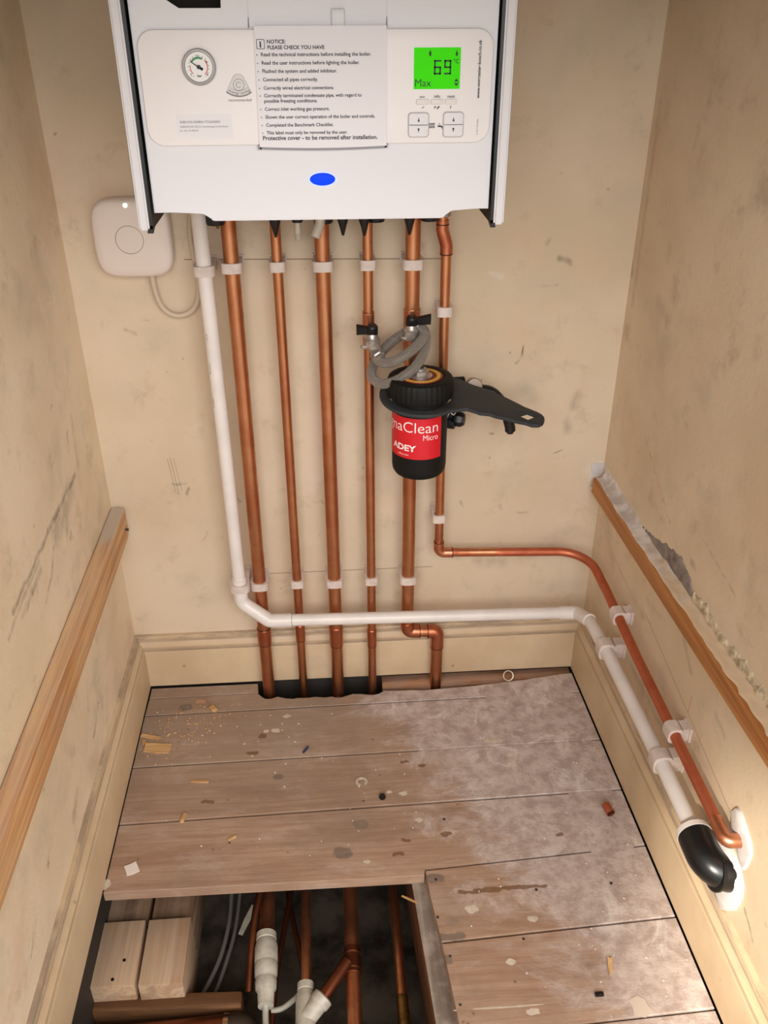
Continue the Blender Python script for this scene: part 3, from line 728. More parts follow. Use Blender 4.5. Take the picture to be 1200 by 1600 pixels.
for s, x, z, w, b in TX:
    text_at(bm, s, x, z, ty, width=w, weight=b+.008)
    if b < .01 and not s.startswith('possible'): fill(bm, ell(x-.0042, z+.0012, .00055, .00055, 12), ty)
merge(bm, face_front(holed([rrect(-.0920, 1.0800, -.0838, 1.0888, .0012, 4), rrect(-.0915, 1.0805, -.0843, 1.0883, .0009, 4)], .0002), ty+.0001))
text_at(bm, "i", -.0889, 1.0818, ty, height=.0052, weight=.05)
link('printed_text', bm, M['ink'], card, smooth=False)
# pressure gauge
GX, GZ = -.1508, 1.0645
bm = bmesh.new(); lathe(bm, [(.0168, 0), (.0168, .0030), (.0158, .0042), (.0142, .0044), (.0136, .0030), (0, .0030)], (GX, FY, GZ), (0, -1, 0), 56)
gauge = link('pressure_gauge', bm, plain('gauge_bezel_grey', (158, 154, 152), .45, .2), boiler, label='round pressure gauge with grey bezel')
gy = FY-.0032
bm = bmesh.new(); fill(bm, ell(GX, GZ, .0135, .0135, 48), gy); link('gauge_face', bm, plain('gauge_face_white', (222, 220, 216), .4), gauge, smooth=False)
def arc(bm, cx, cz, r0, r1, a0, a1, y, n=20):
    for k in range(n):
        t0, t1 = a0+(a1-a0)*k/n, a0+(a1-a0)*(k+1)/n
        f = [bm.verts.new(V((cx+r*math.cos(t), y, cz+r*math.sin(t)))) for r, t in ((r0, t0), (r1, t0), (r1, t1), (r0, t1))]; bm.faces.new(f)
bm = bmesh.new(); arc(bm, GX, GZ, .0072, .0092, math.radians(60), math.radians(150), gy-.0002); link('gauge_green_arc', bm, plain('gauge_green', (60, 128, 84), .5), gauge, smooth=False)
bm = bmesh.new(); arc(bm, GX, GZ, .0082, .0092, math.radians(-50), math.radians(45), gy-.0002); arc(bm, GX, GZ, .0082, .0090, math.radians(170), math.radians(225), gy-.0002); link('gauge_red_arc', bm, plain('gauge_red', (196, 76, 76), .5), gauge, smooth=False)
bm = bmesh.new()
for a in range(-50, 236, 19): 
    t = math.radians(a); c, s = math.cos(t), math.sin(t)
    f = [bm.verts.new(V((GX+c*r-s*w, gy-.0003, GZ+s*r+c*w))) for r, w in ((.0095, -.0002), (.0108, -.0002), (.0108, .0002), (.0095, .0002))]; bm.faces.new(f)
for s, x, z in (("1", -.0082, -.0080), ("2", -.0010, .0088), ("3", .0076, .0034), ("4", .0074, -.0080)): text_at(bm, s, GX+x-.0003, GZ+z, gy-.0003, height=.0022, weight=.02)
text_at(bm, "bar", GX-.0022, GZ-.0090, gy-.0003, width=.0044, weight=.02)
link('gauge_scale', bm, M['ink'], gauge, smooth=False)
bm = bmesh.new(); t = math.radians(148)
for r0, r1, w in ((-.004, .0098, .0007), (-.0045, .002, .0013)):
    prism(bm, [(GX+math.cos(t)*r-math.sin(t)*q, GZ+math.sin(t)*r+math.cos(t)*q) for r, q in ((r0, -w), (r1, -w*.4), (r1, w*.4), (r0, w))], gy-.0011, gy-.0006, 'xz')
lathe(bm, [(.0019, 0), (.0019, .0016), (0, .0018)], (GX, gy, GZ), (0, -1, 0), 20)
link('gauge_needle', bm, M['ink'], gauge)
# fan-shaped efficiency mark
bm = bmesh.new()
fan = [(-.1128, 1.0568)]+[(-.1128+.0012*math.cos(a)+0, 1.0562) for a in ()]
def fan_poly(k):
    cx, cz, R = -.1127, 1.0588, .0214*k
    a = [(cx+R*math.sin(math.radians(q)), cz-R*math.cos(math.radians(q))) for q in range(-37, 38, 4)]
    top = [(cx+.0046*k, cz-.0030-.004*(1-k)), (cx+.0016*k, cz-.0012-.004*(1-k)), (cx-.0016*k, cz-.0012-.004*(1-k)), (cx-.0046*k, cz-.0030-.004*(1-k))]
    return a+top
merge(bm, face_front(holed([fan_poly(1.0)], .0002), FY-.0001))
mark = link('efficiency_mark', bm, plain('mark_grey', (206, 202, 200), .5), fascia, smooth=False)
bm = bmesh.new(); merge(bm, face_front(holed([fan_poly(1.04), fan_poly(.975)], .0002), FY-.0002))
arc(bm, -.1127, 1.0478, .0052, .0057, 0, 2*PI, FY-.0005, 32); arc(bm, -.1127, 1.0478, .0022, .0027, .5, 5.5, FY-.0005, 24)
arc(bm, -.1127, 1.0588, .0160, .0163, math.radians(-126), math.radians(-54), FY-.0005, 20)
b2 = text_bm("energy saving", width=.0215, weight=.01)
for v in b2.verts:
    a = (v.co.x-.01075)/.0180; r = .0198-v.co.y; v.co = V((-.1127+r*math.sin(a), FY-.0005, 1.0588-r*math.cos(a)))
merge(bm, b2)
text_at(bm, "recommended", -.1242, 1.0325, FY-.0004, width=.0234, weight=.004)
link('efficiency_mark_print', bm, M['grey_ink'], fascia, smooth=False)
# data sticker
bm = face_front(holed([rrect(-.1790, .9975, -.1225, 1.0205, .0010, 3)], .0003), FY); stick = link('data_sticker', bm, M['card_white'], fascia, smooth=False)
bm = bmesh.new()
text_at(bm, "8280-076-020806-7733600003", -.1758, 1.0124, FY-.0005, width=.0412, weight=.006)
text_at(bm, "GREENSTAR 30CDi Condensing Combi Boiler", -.1763, 1.0082, FY-.0005, width=.0498, weight=.004)
text_at(bm, "Ser. No. 93-468-05", -.1768, 1.0045, FY-.0005, width=.0191, weight=.004)
link('sticker_print', bm, M['grey_ink'], stick, smooth=False)
# display
bm = bmesh.new(); box(bm, (.0662, FY-.0006, 1.0425), (.1140, FY+.001, 1.0806)); disp = link('display', bm, M['lcd'], boiler, label='lit green display reading 69 degrees')
dy = FY-.0009
def seg7(bm, x, z, w, h, segs, t=.0016):
    m = z+h/2
    S_ = {'a': (x, z+h-t, x+w, z+h), 'g': (x, m-t/2, x+w, m+t/2), 'd': (x, z, x+w, z+t), 'f': (x, m, x+t, z+h), 'b': (x+w-t, m, x+w, z+h), 'e': (x, z, x+t, m), 'c': (x+w-t, z, x+w, m)}
    for s in segs:
        x0, z0, x1, z1 = S_[s]; fill(bm, [(x0, z0), (x1, z0), (x1, z1), (x0, z1)], dy)
bm = bmesh.new(); seg7(bm, .0868, 1.0560, .0072, .0133, 'afgedc'); seg7(bm, .0972, 1.0560, .0072, .0133, 'abcdfg')
text_at(bm, "°C", .1066, 1.0662, dy, width=.0056, weight=.01); text_at(bm, "Max", .0676, 1.0450, dy, width=.0165, weight=.0)
fill(bm, [(.1078, 1.0493), (.1128, 1.0493), (.1103, 1.0522)], dy); fill(bm, [(.1078, 1.0480), (.1103, 1.0451), (.1128, 1.0480)], dy)
for cx in (.0826, .1098):
    fill(bm, [(cx, 1.0785), (cx-.0013, 1.0748), (cx-.0007, 1.0728), (cx+.0007, 1.0728), (cx+.0013, 1.0748)], dy)
fill(bm, [(.0813, 1.0768), (.0839, 1.0768), (.0839, 1.0762), (.0813, 1.0762)], dy)
link('display_digits', bm, plain('lcd_segment', (14, 58, 10), .6), disp, smooth=False)
# push buttons
for (x0, z0, x1, z1), nm in zip(((.0690, 1.0280, .0823, 1.0330), (.0843, 1.0280, .0975, 1.0330), (.0992, 1.0280, .1118, 1.0330)), ('eco', 'info', 'reset')):
    bm = face_front(holed([rrect(x0, z0, x1, z1, .0012, 4)], .0016, .0005), FY); link('push_button', bm, plain('button_grey', (214, 208, 204), .45), fascia)
for x0, z0, x1, z1 in ((.0612, .9968, .0825, 1.0202), (.0981, .9966, .1192, 1.0205)):
    zc = (z0+z1)/2
    bm = face_front(holed([rrect(x0-.0006, z0-.0006, x1+.0006, z1+.0006, .0036, 5), rrect(x0+.0002, z0+.0002, x1-.0002, z1-.0002, .003, 5)], .0009), FY)
    rk = link('rocker_button', bm, plain('button_outline', (176, 168, 164), .5), fascia)
    bm = face_front(holed([rrect(x0+.0003, z0+.0003, x1-.0003, z1-.0003, .003, 5)], .0018, .0005), FY); link('rocker_key', bm, M['card_white'], rk)
    bm = bmesh.new(); q = FY-.0021; xm = (x0+x1)/2
    fill(bm, [(xm-.0011, zc+.0032), (xm+.0011, zc+.0032), (xm, zc+.0074)], q); fill(bm, [(xm-.0011, zc-.0032), (xm, zc-.0074), (xm+.0011, zc-.0032)], q)
    fill(bm, [(x0+.0006, zc-.0003), (x1-.0006, zc-.0003), (x1-.0006, zc+.0003), (x0+.0006, zc+.0003)], q)
    link('rocker_arrows', bm, M['ink'], rk, smooth=False)
bm = bmesh.new(); q = FY-.0004
for s, x, w in (("eco", .0728, .0050), ("info", .0878, .0062), ("reset", .1014, .0080)): text_at(bm, s, x, 1.0343, q, width=w, weight=.006)
fill(bm, [(.0748, 1.0247), (.0756, 1.0240), (.0776, 1.0262), (.0772, 1.0265), (.0756, 1.0250)], q)
for x in (.0878, .0890): fill(bm, [(x, 1.0245), (x+.0005, 1.0240), (x+.0009, 1.0262), (x+.0003, 1.0265)], q)
fill(bm, [(.0908, 1.0238), (.0915, 1.0234), (.0940, 1.0258), (.0928, 1.0266), (.0920, 1.0258)], q)
fill(bm, [(.1048, 1.0236), (.1054, 1.0236), (.1060, 1.0268), (.1050, 1.0266)], q)
for k in range(5): fill(bm, [(.0834+k*.0012, 1.0050), (.0839+k*.0012, 1.0050), (.0839+k*.0012, 1.0103), (.0834+k*.0012, 1.0103)], q)
for z in (1.0060, 1.0090): fill(bm, [(.0829, z), (.0893, z), (.0893, z+.0005), (.0829, z+.0005)], q)
fill(bm, [(.0921, 1.0078), (.0960, 1.0078), (.0974, 1.0066), (.0978, 1.0046), (.0968, 1.0046), (.0962, 1.0060), (.0921, 1.0064)], q)
fill(bm, [(.0934, 1.0098), (.0945, 1.0098), (.0945, 1.0088), (.0934, 1.0088)], q)
link('button_print', bm, M['ink'], fascia, smooth=False)
b2 = text_bm("www.worcester-bosch.co.uk", width=.0540, weight=.022)
for v in b2.verts: v.co = V((.1352-v.co.y-.0004*v.co.x/.054, q, 1.0334+v.co.x))
bm = bmesh.new(); merge(bm, b2)
link('web_address', bm, M['ink'], fascia, smooth=False)
b2 = text_bm("8 737 703 084", width=.015, weight=.0)
for v in b2.verts: v.co = V((.1352-v.co.y*.8, q, .9985+v.co.x))
link('part_number', b2, M['grey_ink'], fascia, smooth=False)

# fittings hanging under the boiler
def cone(x, y, z, r=.0085, h=.022):
    bm = bmesh.new(); lathe(bm, [(r*1.05, .012), (r, 0), (r*.62, -h*.45), (r*.25, -h), (r*.16, -h*1.08)], (x, y, z), n=24); return link('drain_nozzle', bm, M['black'], boiler)
for x, y in ((-.0975, -.060), (-.0042, -.056), (.0255, -.060), (.0885, -.060)): cone(x, y, .861)
for x, y, w in ((-.180, -.048, .0135), (-.031, -.048, .014), (.042, -.045, .0135), (.118, -.045, .0135)):
    bm = bmesh.new(); lathe(bm, [(w*.7, .03), (w, .028), (w, .006), (w*.9, .002), (0, .001)], (x, y, .8515), n=30); link('valve_collar', bm, M['black'], boiler)
bm = bmesh.new(); lathe(bm, [(0, -.003), (.0022, -.002), (.0022, .003)], (-.177, -.052, .851), n=14); link('test_screw', bm, M['brass'], boiler)
bm = bmesh.new(); lathe(bm, [(.0085, .02), (.0085, .004), (.0070, 0), (0, 0)], (-.067, -.054, .856), n=24); link('drain_collar', bm, M['black'], boiler)
tubeM = plain('drain_hose_white', (206, 194, 178), .4)
bm = bmesh.new(); tube(bm, fillet([(-.067, -.054, .87), (-.067, -.054, .840), (-.066, -.060, .831)], .006), .0045, 16); link('drain_hose', bm, tubeM, boiler)
bm = bmesh.new(); tube(bm, fillet([(-.034, -.060, .87), (-.036, -.062, .855), (-.0435, -.068, .838)], .008), .0068, 16); link('drain_hose', bm, tubeM, boiler)
bm = bmesh.new(); lathe(bm, [(.0125, .05), (.0125, .012), (.0105, .008), (.0105, 0), (0, 0)], (.1385, -.036, .857), n=6); link('gas_nut', bm, plain('gas_nut_grey', (150, 132, 112), .4, .5), boiler)

# ------------------------------------------------------------------ wireless receiver
rc = thing('wireless_receiver', 'white rounded square receiver with round button on the wall by the boiler', 'receiver', (-.3015, -.015, .775))
def squircle(cx, cz, a, n=64, e=4.2):
    return [(cx+a*math.copysign(abs(math.cos(t))**(2/e), math.cos(t)), cz+a*math.copysign(abs(math.sin(t))**(2/e), math.sin(t))) for t in [2*PI*k/n for k in range(n)]]
bm = bmesh.new(); rings = []
for a, y in ((.0540, 0), (.0548, -.006), (.0548, -.018), (.0535, -.0245), (.050, -.0275), (.042, -.0290), (.028, -.0297), (.012, -.030)):
    rings.append([bm.verts.new(V((p[0], y, p[1]))) for p in squircle(-.3012, .8302, a, 64, 4.2 if a > .03 else 2.4)])
for A, B in zip(rings, rings[1:]):
    for k in range(64): bm.faces.new((A[k], A[(k+1) % 64], B[(k+1) % 64], B[k]))
bm.faces.new(rings[-1]); bm.faces.new(rings[0]); link('body', bm, M['receiver'], rc, angle=60)
bm = bmesh.new(); tube(bm, [(-.3040+.0193*math.cos(2*PI*k/64), -.0296, .8302+.0193*math.sin(2*PI*k/64)) for k in range(65)], .00045, 8, cap=False); btn = link('button_ring', bm, plain('button_groove', (104, 90, 78), .6), rc)
bm = bmesh.new(); lathe(bm, [(.0190, 0), (.0188, .0007), (.0175, .0009), (0, .0011)], (-.3040, -.0292, .8302), (0, -1, 0), 48); link('button', bm, M['receiver'], rc)
bm = bmesh.new(); lathe(bm, [(.0030, 0), (.0027, .0009), (0, .0013)], (-.3035, -.0284, .8768), (0, -1, 0), 20); link('indicator_light', bm, M['led'], rc, label='small lit white light')
cp = [(-.2825, -.012, .781), (-.2822, -.012, .765), (-.2795, -.011, .742), (-.272, -.010, .724), (-.258, -.010, .7145), (-.242, -.010, .7150), (-.228, -.010, .724), (-.2195, -.010, .743), (-.2175, -.010, .770), (-.2195, -.010, .800), (-.2215, -.010, .830), (-.219, -.011, .858), (-.214, -.012, .890), (-.205, -.014, .930)]
def spline(pts, n=8):
    pts = [V(p) for p in pts]; out = []
    P_ = [2*pts[0]-pts[1]]+pts+[2*pts[-1]-pts[-2]]
    for i in range(1, len(P_)-2):
        a, b, c, d = P_[i-1], P_[i], P_[i+1], P_[i+2]
        for k in range(n):
            t = k/n; out.append(.5*((2*b)+(c-a)*t+(2*a-5*b+4*c-d)*t*t+(3*b-a-3*c+d)*t**3))
    out.append(pts[-1]); return out
bm = bmesh.new(); tube(bm, spline(cp), .0040, 14); link('cable', bm, M['cable'], rc, label='beige cable looping up behind the boiler')

# ------------------------------------------------------------------ pipes
R22, R15, PY = .0110, .0075, -.036
PX = [-.1640, -.0990, -.0340, .0310, .0960]
def sleeve(bm, a, b, r, ring=True):
    a, b = V(a), V(b); d = (b-a).normalized()
    tube(bm, [a, a+d*.0008, b-d*.0008, b], [r-.0006, r, r, r-.0006], 28)
def seamring(parent, c, d, r, mat=None):
    c, d = V(c), V(d).normalized(); bm = bmesh.new(); tube(bm, [c-d*.0007, c+d*.0007], r, 28); link('joint_line', bm, mat or M['seam'], parent)
def pipe(label, path, r, mat, R=.03, loc=None, name='copper_pipe', group='copper pipes below the boiler'):
    t = thing(name, label, 'pipe', loc or path[0], group)
    bm = bmesh.new(); tube(bm, fillet(path, R, 10), r, 28); link('pipe_tube', bm, mat, t); return t

x = PX[0]
p1 = pipe('wide copper pipe directly beside the upright white waste pipe', [(x, PY, .905), (x, PY, -.11), (x+.008, -.475, -.105)], R22, M['copper'])
bm = bmesh.new(); sleeve(bm, (x, PY, .143), (x, PY, .108), R22+.0014); link('coupling', bm, M['copper_fit'], p1); seamring(p1, (x, PY, .108), (0, 0, 1), R22+.0011); seamring(p1, (x, PY, .143), (0, 0, 1), R22+.0011)
x = PX[1]
p2 = pipe('narrow copper pipe between the two leftmost wide copper pipes', [(x, PY, .905), (x, PY, -.11), (x+.003, -.56, -.105)], R15, M['copper'])
bm = bmesh.new(); sleeve(bm, (x, PY, .148), (x, PY, .113), R15+.0012); link('coupling', bm, M['copper_fit'], p2); seamring(p2, (x, PY, .113), (0, 0, 1), R15+.0009)
x = PX[2]
p3 = pipe('wide copper pipe in the middle running on into the floor hole with soldered joint', [(x, PY, .905), (x, PY, -.10), (x+.007, -.40, -.10), (x+.005, -.78, -.105)], R22, M['copper'])
bm = bmesh.new(); sleeve(bm, (x, PY, .140), (x, PY, .098), R22+.0014); link('coupling', bm, M['copper_fit'], p3); seamring(p3, (x, PY, .098), (0, 0, 1), R22+.0011); seamring(p3, (x, PY, .135), (0, 0, 1), R22+.0011)
bm = bmesh.new(); sleeve(bm, (x+.0065, -.506, -.1015), (x+.006, -.548, -.102), R22+.0016); link('coupling', bm, M['copper_old'], p3)
seamring(p3, (x+.0065, -.517, -.1015), (0, 1, 0), R22+.0022, M['solder']); seamring(p3, (x+.006, -.541, -.102), (0, 1, 0), R22+.0022, M['solder'])
x = PX[3]
p4 = pipe('narrow copper pipe carrying the left filling valve with chrome body', [(x, PY, .905), (x, PY, -.10), (x+.010, -.39, -.10), (x+.0092, -.60, -.10)], R15, M['copper'])
bm = bmesh.new(); sleeve(bm, (x, PY, .130), (x, PY, .092), R15+.0012); link('coupling', bm, M['copper_fit'], p4); seamring(p4, (x, PY, .092), (0, 0, 1), R15+.0009)
bm = bmesh.new(); sleeve(bm, (x, PY, .722), (x, PY, .672), R15+.0014); link('coupling', bm, M['copper_fit'], p4); seamring(p4, (x, PY, .719), (0, 0, 1), R15+.0017, M['solder'])
bm = bmesh.new(); sleeve(bm, (x+.0092, -.585, -.10), (x+.009, -.70, -.10), R15+.001); link('brass_tail', bm, M['brass'], p4)
x = PX[4]
p5 = pipe('wide copper pipe behind the black filter canister with a sideways step at the skirting', [(x, PY, .905), (x, PY, .121), (.1515, PY, .118), (.1515, PY, -.19)], R22, M['copper'], R=.012)
bm = bmesh.new(); tube(bm, fillet([(x, PY, .142), (x, PY, .121), (.119, PY, .1197)], .015, 10), R22+.0014, 28); link('elbow', bm, M['copper_fit'], p5)
bm = bmesh.new(); tube(bm, fillet([(.133, PY, .119), (.1515, PY, .118), (.1515, PY, .082)], .015, 10), R22+.0014, 28); link('elbow', bm, M['copper_fit'], p5)
seamring(p5, (.1185, PY, .1197), (1, 0, 0), R22+.0016); seamring(p5, (.1335, PY, .119), (1, 0, 0), R22+.0016); seamring(p5, (.1515, PY, .083), (0, 0, 1), R22+.0016)
bm = bmesh.new(); sleeve(bm, (x, PY, .724), (x, PY, .655), R22+.0016); link('coupling', bm, M['copper_fit'], p5); seamring(p5, (x, PY, .7235), (0, 0, 1), R22+.002, M['solder'])
# gas pipe: down the back wall, level, round the corner and along the right wall into the plaster
rx = lambda y: xr(y)-.022
gz = [(-.10, .2835), (-.22, .283), (-.35, .270), (-.60, .255)]
gp = [(.1380, PY, .900), (.1380, PY, .838), (.1446, PY, .816), (.1448, PY, .72), (.1487, PY, .2900), (.4120, PY, .2800), (rx(-.15), -.15, .2720), (rx(-.30), -.30, .2570), (rx(-.622), -.622, .2375), (.475, -.622, .2375)]
t6 = thing('copper_pipe', 'thin copper pipe that turns the corner and runs along the right wall', 'pipe', gp[0], 'copper pipes below the boiler')
bm = bmesh.new(); tube(bm, fillet(gp[:6], [.012, .012, .5, .010], 10)[:-1]+[(.25, PY, .2868)], R15, 24); link('pipe_tube', bm, M['copper'], t6)
bm = bmesh.new(); tube(bm, fillet([(.172, PY, .2893)]+gp[5:8]+[gp[8]], [.056, .3, .3], 14), R15, 24); link('pipe_tube', bm, M['copper_side'], t6)
bm = bmesh.new(); tube(bm, fillet([(.1380, PY, .852), (.1380, PY, .838), (.1446, PY, .816), (.1447, PY, .803)], .010, 8), R15+.0016, 24); link('elbow', bm, M['copper_fit'], t6)
seamring(t6, (.138, PY, .846), (0, 0, 1), R15+.0019); seamring(t6, (.1447, PY, .804), (0, 0, 1), R15+.0019)
bm = bmesh.new(); tube(bm, fillet([(.1485, PY, .314), (.1487, PY, .2900), (.1725, PY, .2892)], .011, 10), R15+.0014, 24); link('elbow', bm, M['copper_h'], t6)
seamring(t6, (.1725, PY, .2892), (1, 0, 0), R15+.0017); seamring(t6, (.1485, PY, .313), (0, 0, 1), R15+.0016)
bm = bmesh.new(); tube(bm, fillet([(rx(-.590), -.590, .2392), gp[8], (.446, -.622, .2375)], .014, 10), R15+.0016, 24); link('elbow', bm, M['copper_h'], t6, label='shiny copper end elbow')
bm = bmesh.new(); tube(bm, [(.440, -.622, .2375), (.47, -.622, .2375)], R15, 24); link('pipe_tube', bm, M['copper_h'], t6)

# white waste pipe
wx = lambda y: xr(y)-.031
RW = .0108
wp = thing('waste_pipe', 'long white plastic waste pipe from the boiler to the black elbow', 'pipe', (-.2, -.05, .87))
bm = bmesh.new(); tube(bm, [(-.2020, -.050, .925), (-.2015, -.050, .80), (-.1985, -.050, .50), (-.1970, -.050, .235)], RW, 28); link('pipe_tube', bm, M['white_plastic'], wp)
bm = bmesh.new(); tube(bm, fillet([(-.1972, -.050, .262), (-.1970, -.051, .2130), (-.1500, -.065, .1805), (-.1115, -.065, .1798)], [.018, .016], 8), RW+.0016, 28); link('elbow', bm, M['white_plastic'], wp)
bm = bmesh.new(); tube(bm, [(-.115, -.065, .1798), (.394, -.065, .1695)], RW, 28); link('pipe_tube', bm, M['white_plastic'], wp)
seamring(wp, (-.1113, -.065, .1798), (1, 0, 0), RW+.0012, M['grey_ink'])
ca = V((.3990, -.066, .1690)); cb = V((wx(-.115), -.115, .1880))
bm = bmesh.new(); tube(bm, fillet([(.366, -.065, .1700), ca, cb], .012, 8), RW+.0015, 28); link('elbow', bm, M['white_plastic'], wp)
bm = bmesh.new(); tube(bm, fillet([ca.lerp(cb, .3), cb, (wx(-.20), -.20, .1940), (wx(-.45), -.45, .1935), (wx(-.60), -.60, .187)], [.2, .5, .5], 8), RW, 28); link('pipe_tube', bm, M['white_plastic'], wp)
ys = -.566
bm = bmesh.new(); tube(bm, [(wx(ys), ys+.002, .1875), (wx(ys), ys-.006, .1875)], [.0222, .0232], 32); link('collar', bm, M['white_plastic'], wp)
bm = bmesh.new()
ep = fillet([(wx(ys), ys-.004, .1875), (wx(-.622), -.622, .183), (.475, -.622, .168)], .030, 16)
tube(bm, ep, [.0225]*len(ep), 36)
lathe(bm, [(.0224, 0), (.0236, .001), (.0236, .004), (.0224, .005)], (.4255, -.622, .1805), (1, 0, -.25), 36)
link('end_elbow', bm, plain('black_solvent_elbow', (16, 16, 17), .3), wp, label='black swept elbow entering the wall')
for z0, s in ((.700, "BS 7291"), (.655, "21.5mm ABS"), (.6, "OVERFLOW")):
    b2 = text_bm(s, height=.0022, weight=.01)
    for v in b2.verts:
        a = -.55-(v.co.y)/RW; v.co = V((-.2005+(RW+.0003)*math.sin(a), -.050-(RW+.0003)*math.cos(a), z0-v.co.x))
    link('pipe_print', b2, M['grey_ink'], wp, smooth=False)

# ------------------------------------------------------------------ pipe clips
def clip(c, axis, nrm, r, dist, label, h=.0145):
    c, a, n = V(c), V(axis).normalized(), V(nrm).normalized(); n = (n-a*n.dot(a)).normalized(); t = a.cross(n)
    root = thing('pipe_clip', label, 'clip', c-n*dist, 'white nylon pipe clips')
    bm = bmesh.new(); N = 48; rings = {}
    w = r+.0046; ff = r+.0030; fb = r+.0030
    for s in (-1, 1):
        O, I = [], []
        for k in range(N):
            th = 2*PI*k/N; e = 3.2
            cx = math.copysign(abs(math.cos(th))**(2/e), math.cos(th))*w; cy = math.copysign(abs(math.sin(th))**(2/e), math.sin(th))*(ff if math.sin(th) > 0 else fb)
            O.append(bm.verts.new(c+t*cx+n*cy+a*(s*h/2))); I.append(bm.verts.new(c+t*(r+.0002)*math.cos(th)+n*(r+.0002)*math.sin(th)+a*(s*h/2)))
        rings[s] = (O, I)
    for k in range(N):
        k2 = (k+1) % N
        for s in (-1, 1): bm.faces.new((rings[s][0][k], rings[s][0][k2], rings[s][1][k2], rings[s][1][k]))
        for q in (0, 1): bm.faces.new((rings[-1][q][k], rings[-1][q][k2], rings[1][q][k2], rings[1][q][k]))
    link('clip_band', bm, M['nylon'], root, angle=40)
    bm = bmesh.new()
    def blk(t0, n0, t1, n1, hh):
        vs = [bm.verts.new(c+t*x+n*y+a*z) for z in (-hh, hh) for x, y in ((t0, n0), (t1, n0), (t1, n1), (t0, n1))]
        for q in ((0, 1, 2, 3), (4, 5, 6, 7), (0, 1, 5, 4), (1, 2, 6, 5), (2, 3, 7, 6), (3, 0, 4, 7)): bm.faces.new([vs[i] for i in q])
    blk(-w*.9, -r-.0022, w*.9, -dist+.003, h*.47); blk(-w*.98, -dist+.0035, w*.98, -dist-.001, h*.58)
    link('clip_base', bm, M['nylon'], root, angle=40)
    return root
names = ['first wide copper pipe from the waste pipe', 'first narrow copper pipe from the waste pipe', 'middle wide copper pipe', 'narrow copper pipe of the left filling valve', 'wide copper pipe behind the filter']
for i, xx in enumerate(PX):
    r = R22 if i in (0, 2, 4) else R15
    clip((xx, PY, .7915), (0, 0, 1), (0, -1, 0), r, -PY, 'upper clip on the '+names[i])
    clip((xx, PY, .2395), (0, 0, 1), (0, -1, 0), r, -PY, 'lower clip on the '+names[i])
clip((-.2015, -.050, .7915), (0, 0, 1), (0, -1, 0), RW, .050, 'white clip just under the boiler on the upright waste pipe')
clip((-.1970, -.050, .2470), (0, 0, 1), (0, -1, 0), RW+.0016, .050, 'white clip on the upright waste pipe just above its lower elbow')
clip((.1448, PY, .7200), (.0, 0, 1), (0, -1, 0), R15, -PY, 'white clip on the thin copper pipe higher than the filter')
clip((.1469, PY, .3620), (.0, 0, 1), (0, -1, 0), R15, -PY, 'white clip on the thin copper pipe lower than the filter')
nR = (-1, -SK, 0); aR = (SK, -1, 0)
clip((rx(-.2045), -.2045, .2660), aR, nR, R15, .022, 'paint-smeared clip on the side wall copper pipe by the corner', .020)
clip((rx(-.4465), -.4465, .2480), aR, nR, R15, .022, 'white clip on the side wall copper pipe midway to its end elbow', .020)
clip((wx(-.1985), -.1985, .1940), aR, nR, RW, .031, 'white clip on the side wall waste pipe by the corner', .020)
clip((wx(-.4469), -.4469, .1935), aR, nR, RW, .031, 'white clip on the side wall waste pipe midway to the black elbow', .020)

# ------------------------------------------------------------------ magnetic filter
FX, FYc = .1030, -.1060
fl = thing('magnetic_filter', 'black canister filter with red label in front of the copper pipes', 'filter', (FX, FYc, .49))
bm = bmesh.new(); lathe(bm, [(0, .4905), (.030, .4905), (.0375, .4925), (.0405, .4975), (.0415, .505), (.0415, .618), (0, .618)], (FX, FYc, 0), n=72); link('canister', bm, M['matt_black'], fl)
bm = bmesh.new(); lathe(bm, [(.0440, .6165), (.0485, .6175), (.0490, .6200), (.0490, .6395), (.0470, .6445), (.0435, .6460), (.036, .6460), (.0355, .6450), (0, .6450)], (FX, FYc, 0), n=144, knurl=((1, 2, 3, 4), .0008))
bm2 = bm; link('screw_cap', bm2, M['matt_black'], fl, angle=25)
TH0, TH1, LZ0, LZ1 = math.radians(-150), math.radians(50), .5285, .5945
phi0 = math.atan2(-.034-FX, 1.316+FYc)      # direction of the label's seam is set square to the room
def wrap(th, z, r=.0418): return V((FX+r*math.sin(th+phi0), FYc-r*math.cos(th+phi0), z))
bm = bmesh.new(); n = 60
A = [bm.verts.new(wrap(TH0+(TH1-TH0)*k/n, LZ0)) for k in range(n+1)]; B = [bm.verts.new(wrap(TH0+(TH1-TH0)*k/n, LZ1)) for k in range(n+1)]
for k in range(n): bm.faces.new((A[k], A[k+1], B[k+1], B[k]))
lab = link('canister_label', bm, M['red'], fl, label='red label with white lettering')
bm = bmesh.new()
def wrap_text(s, th_end, z, width, height, weight, mi=0):
    b2 = text_bm(s, width=width, height=height, weight=weight)
    bmesh.ops.subdivide_edges(b2, edges=[e for e in b2.edges if e.calc_length() > .004], cuts=3)
    for v in b2.verts: v.co = wrap(th_end-(width-v.co.x)/.0418, z+v.co.y, .0421)
    merge(bm, b2)
wrap_text("MagnaClean", math.radians(40), .5720, .116, .0165, -.004)
wrap_text("Micro", math.radians(40), .5600, .0235, .0088, -.004)
wrap_text("ADEY", math.radians(-6), .5415, .0430, .0098, .035)
wrap_text("adey.com", math.radians(-22), .5335, .0185, .0030, 0)
link('label_print', bm, M['label_white'], lab, smooth=False)
bm = bmesh.new(); lathe(bm, [(.0, .6462), (.0325, .6462), (.0325, .6455)], (FX, FYc, 0), n=64); cl = link('cap_label', bm, M['dark_red'], fl)
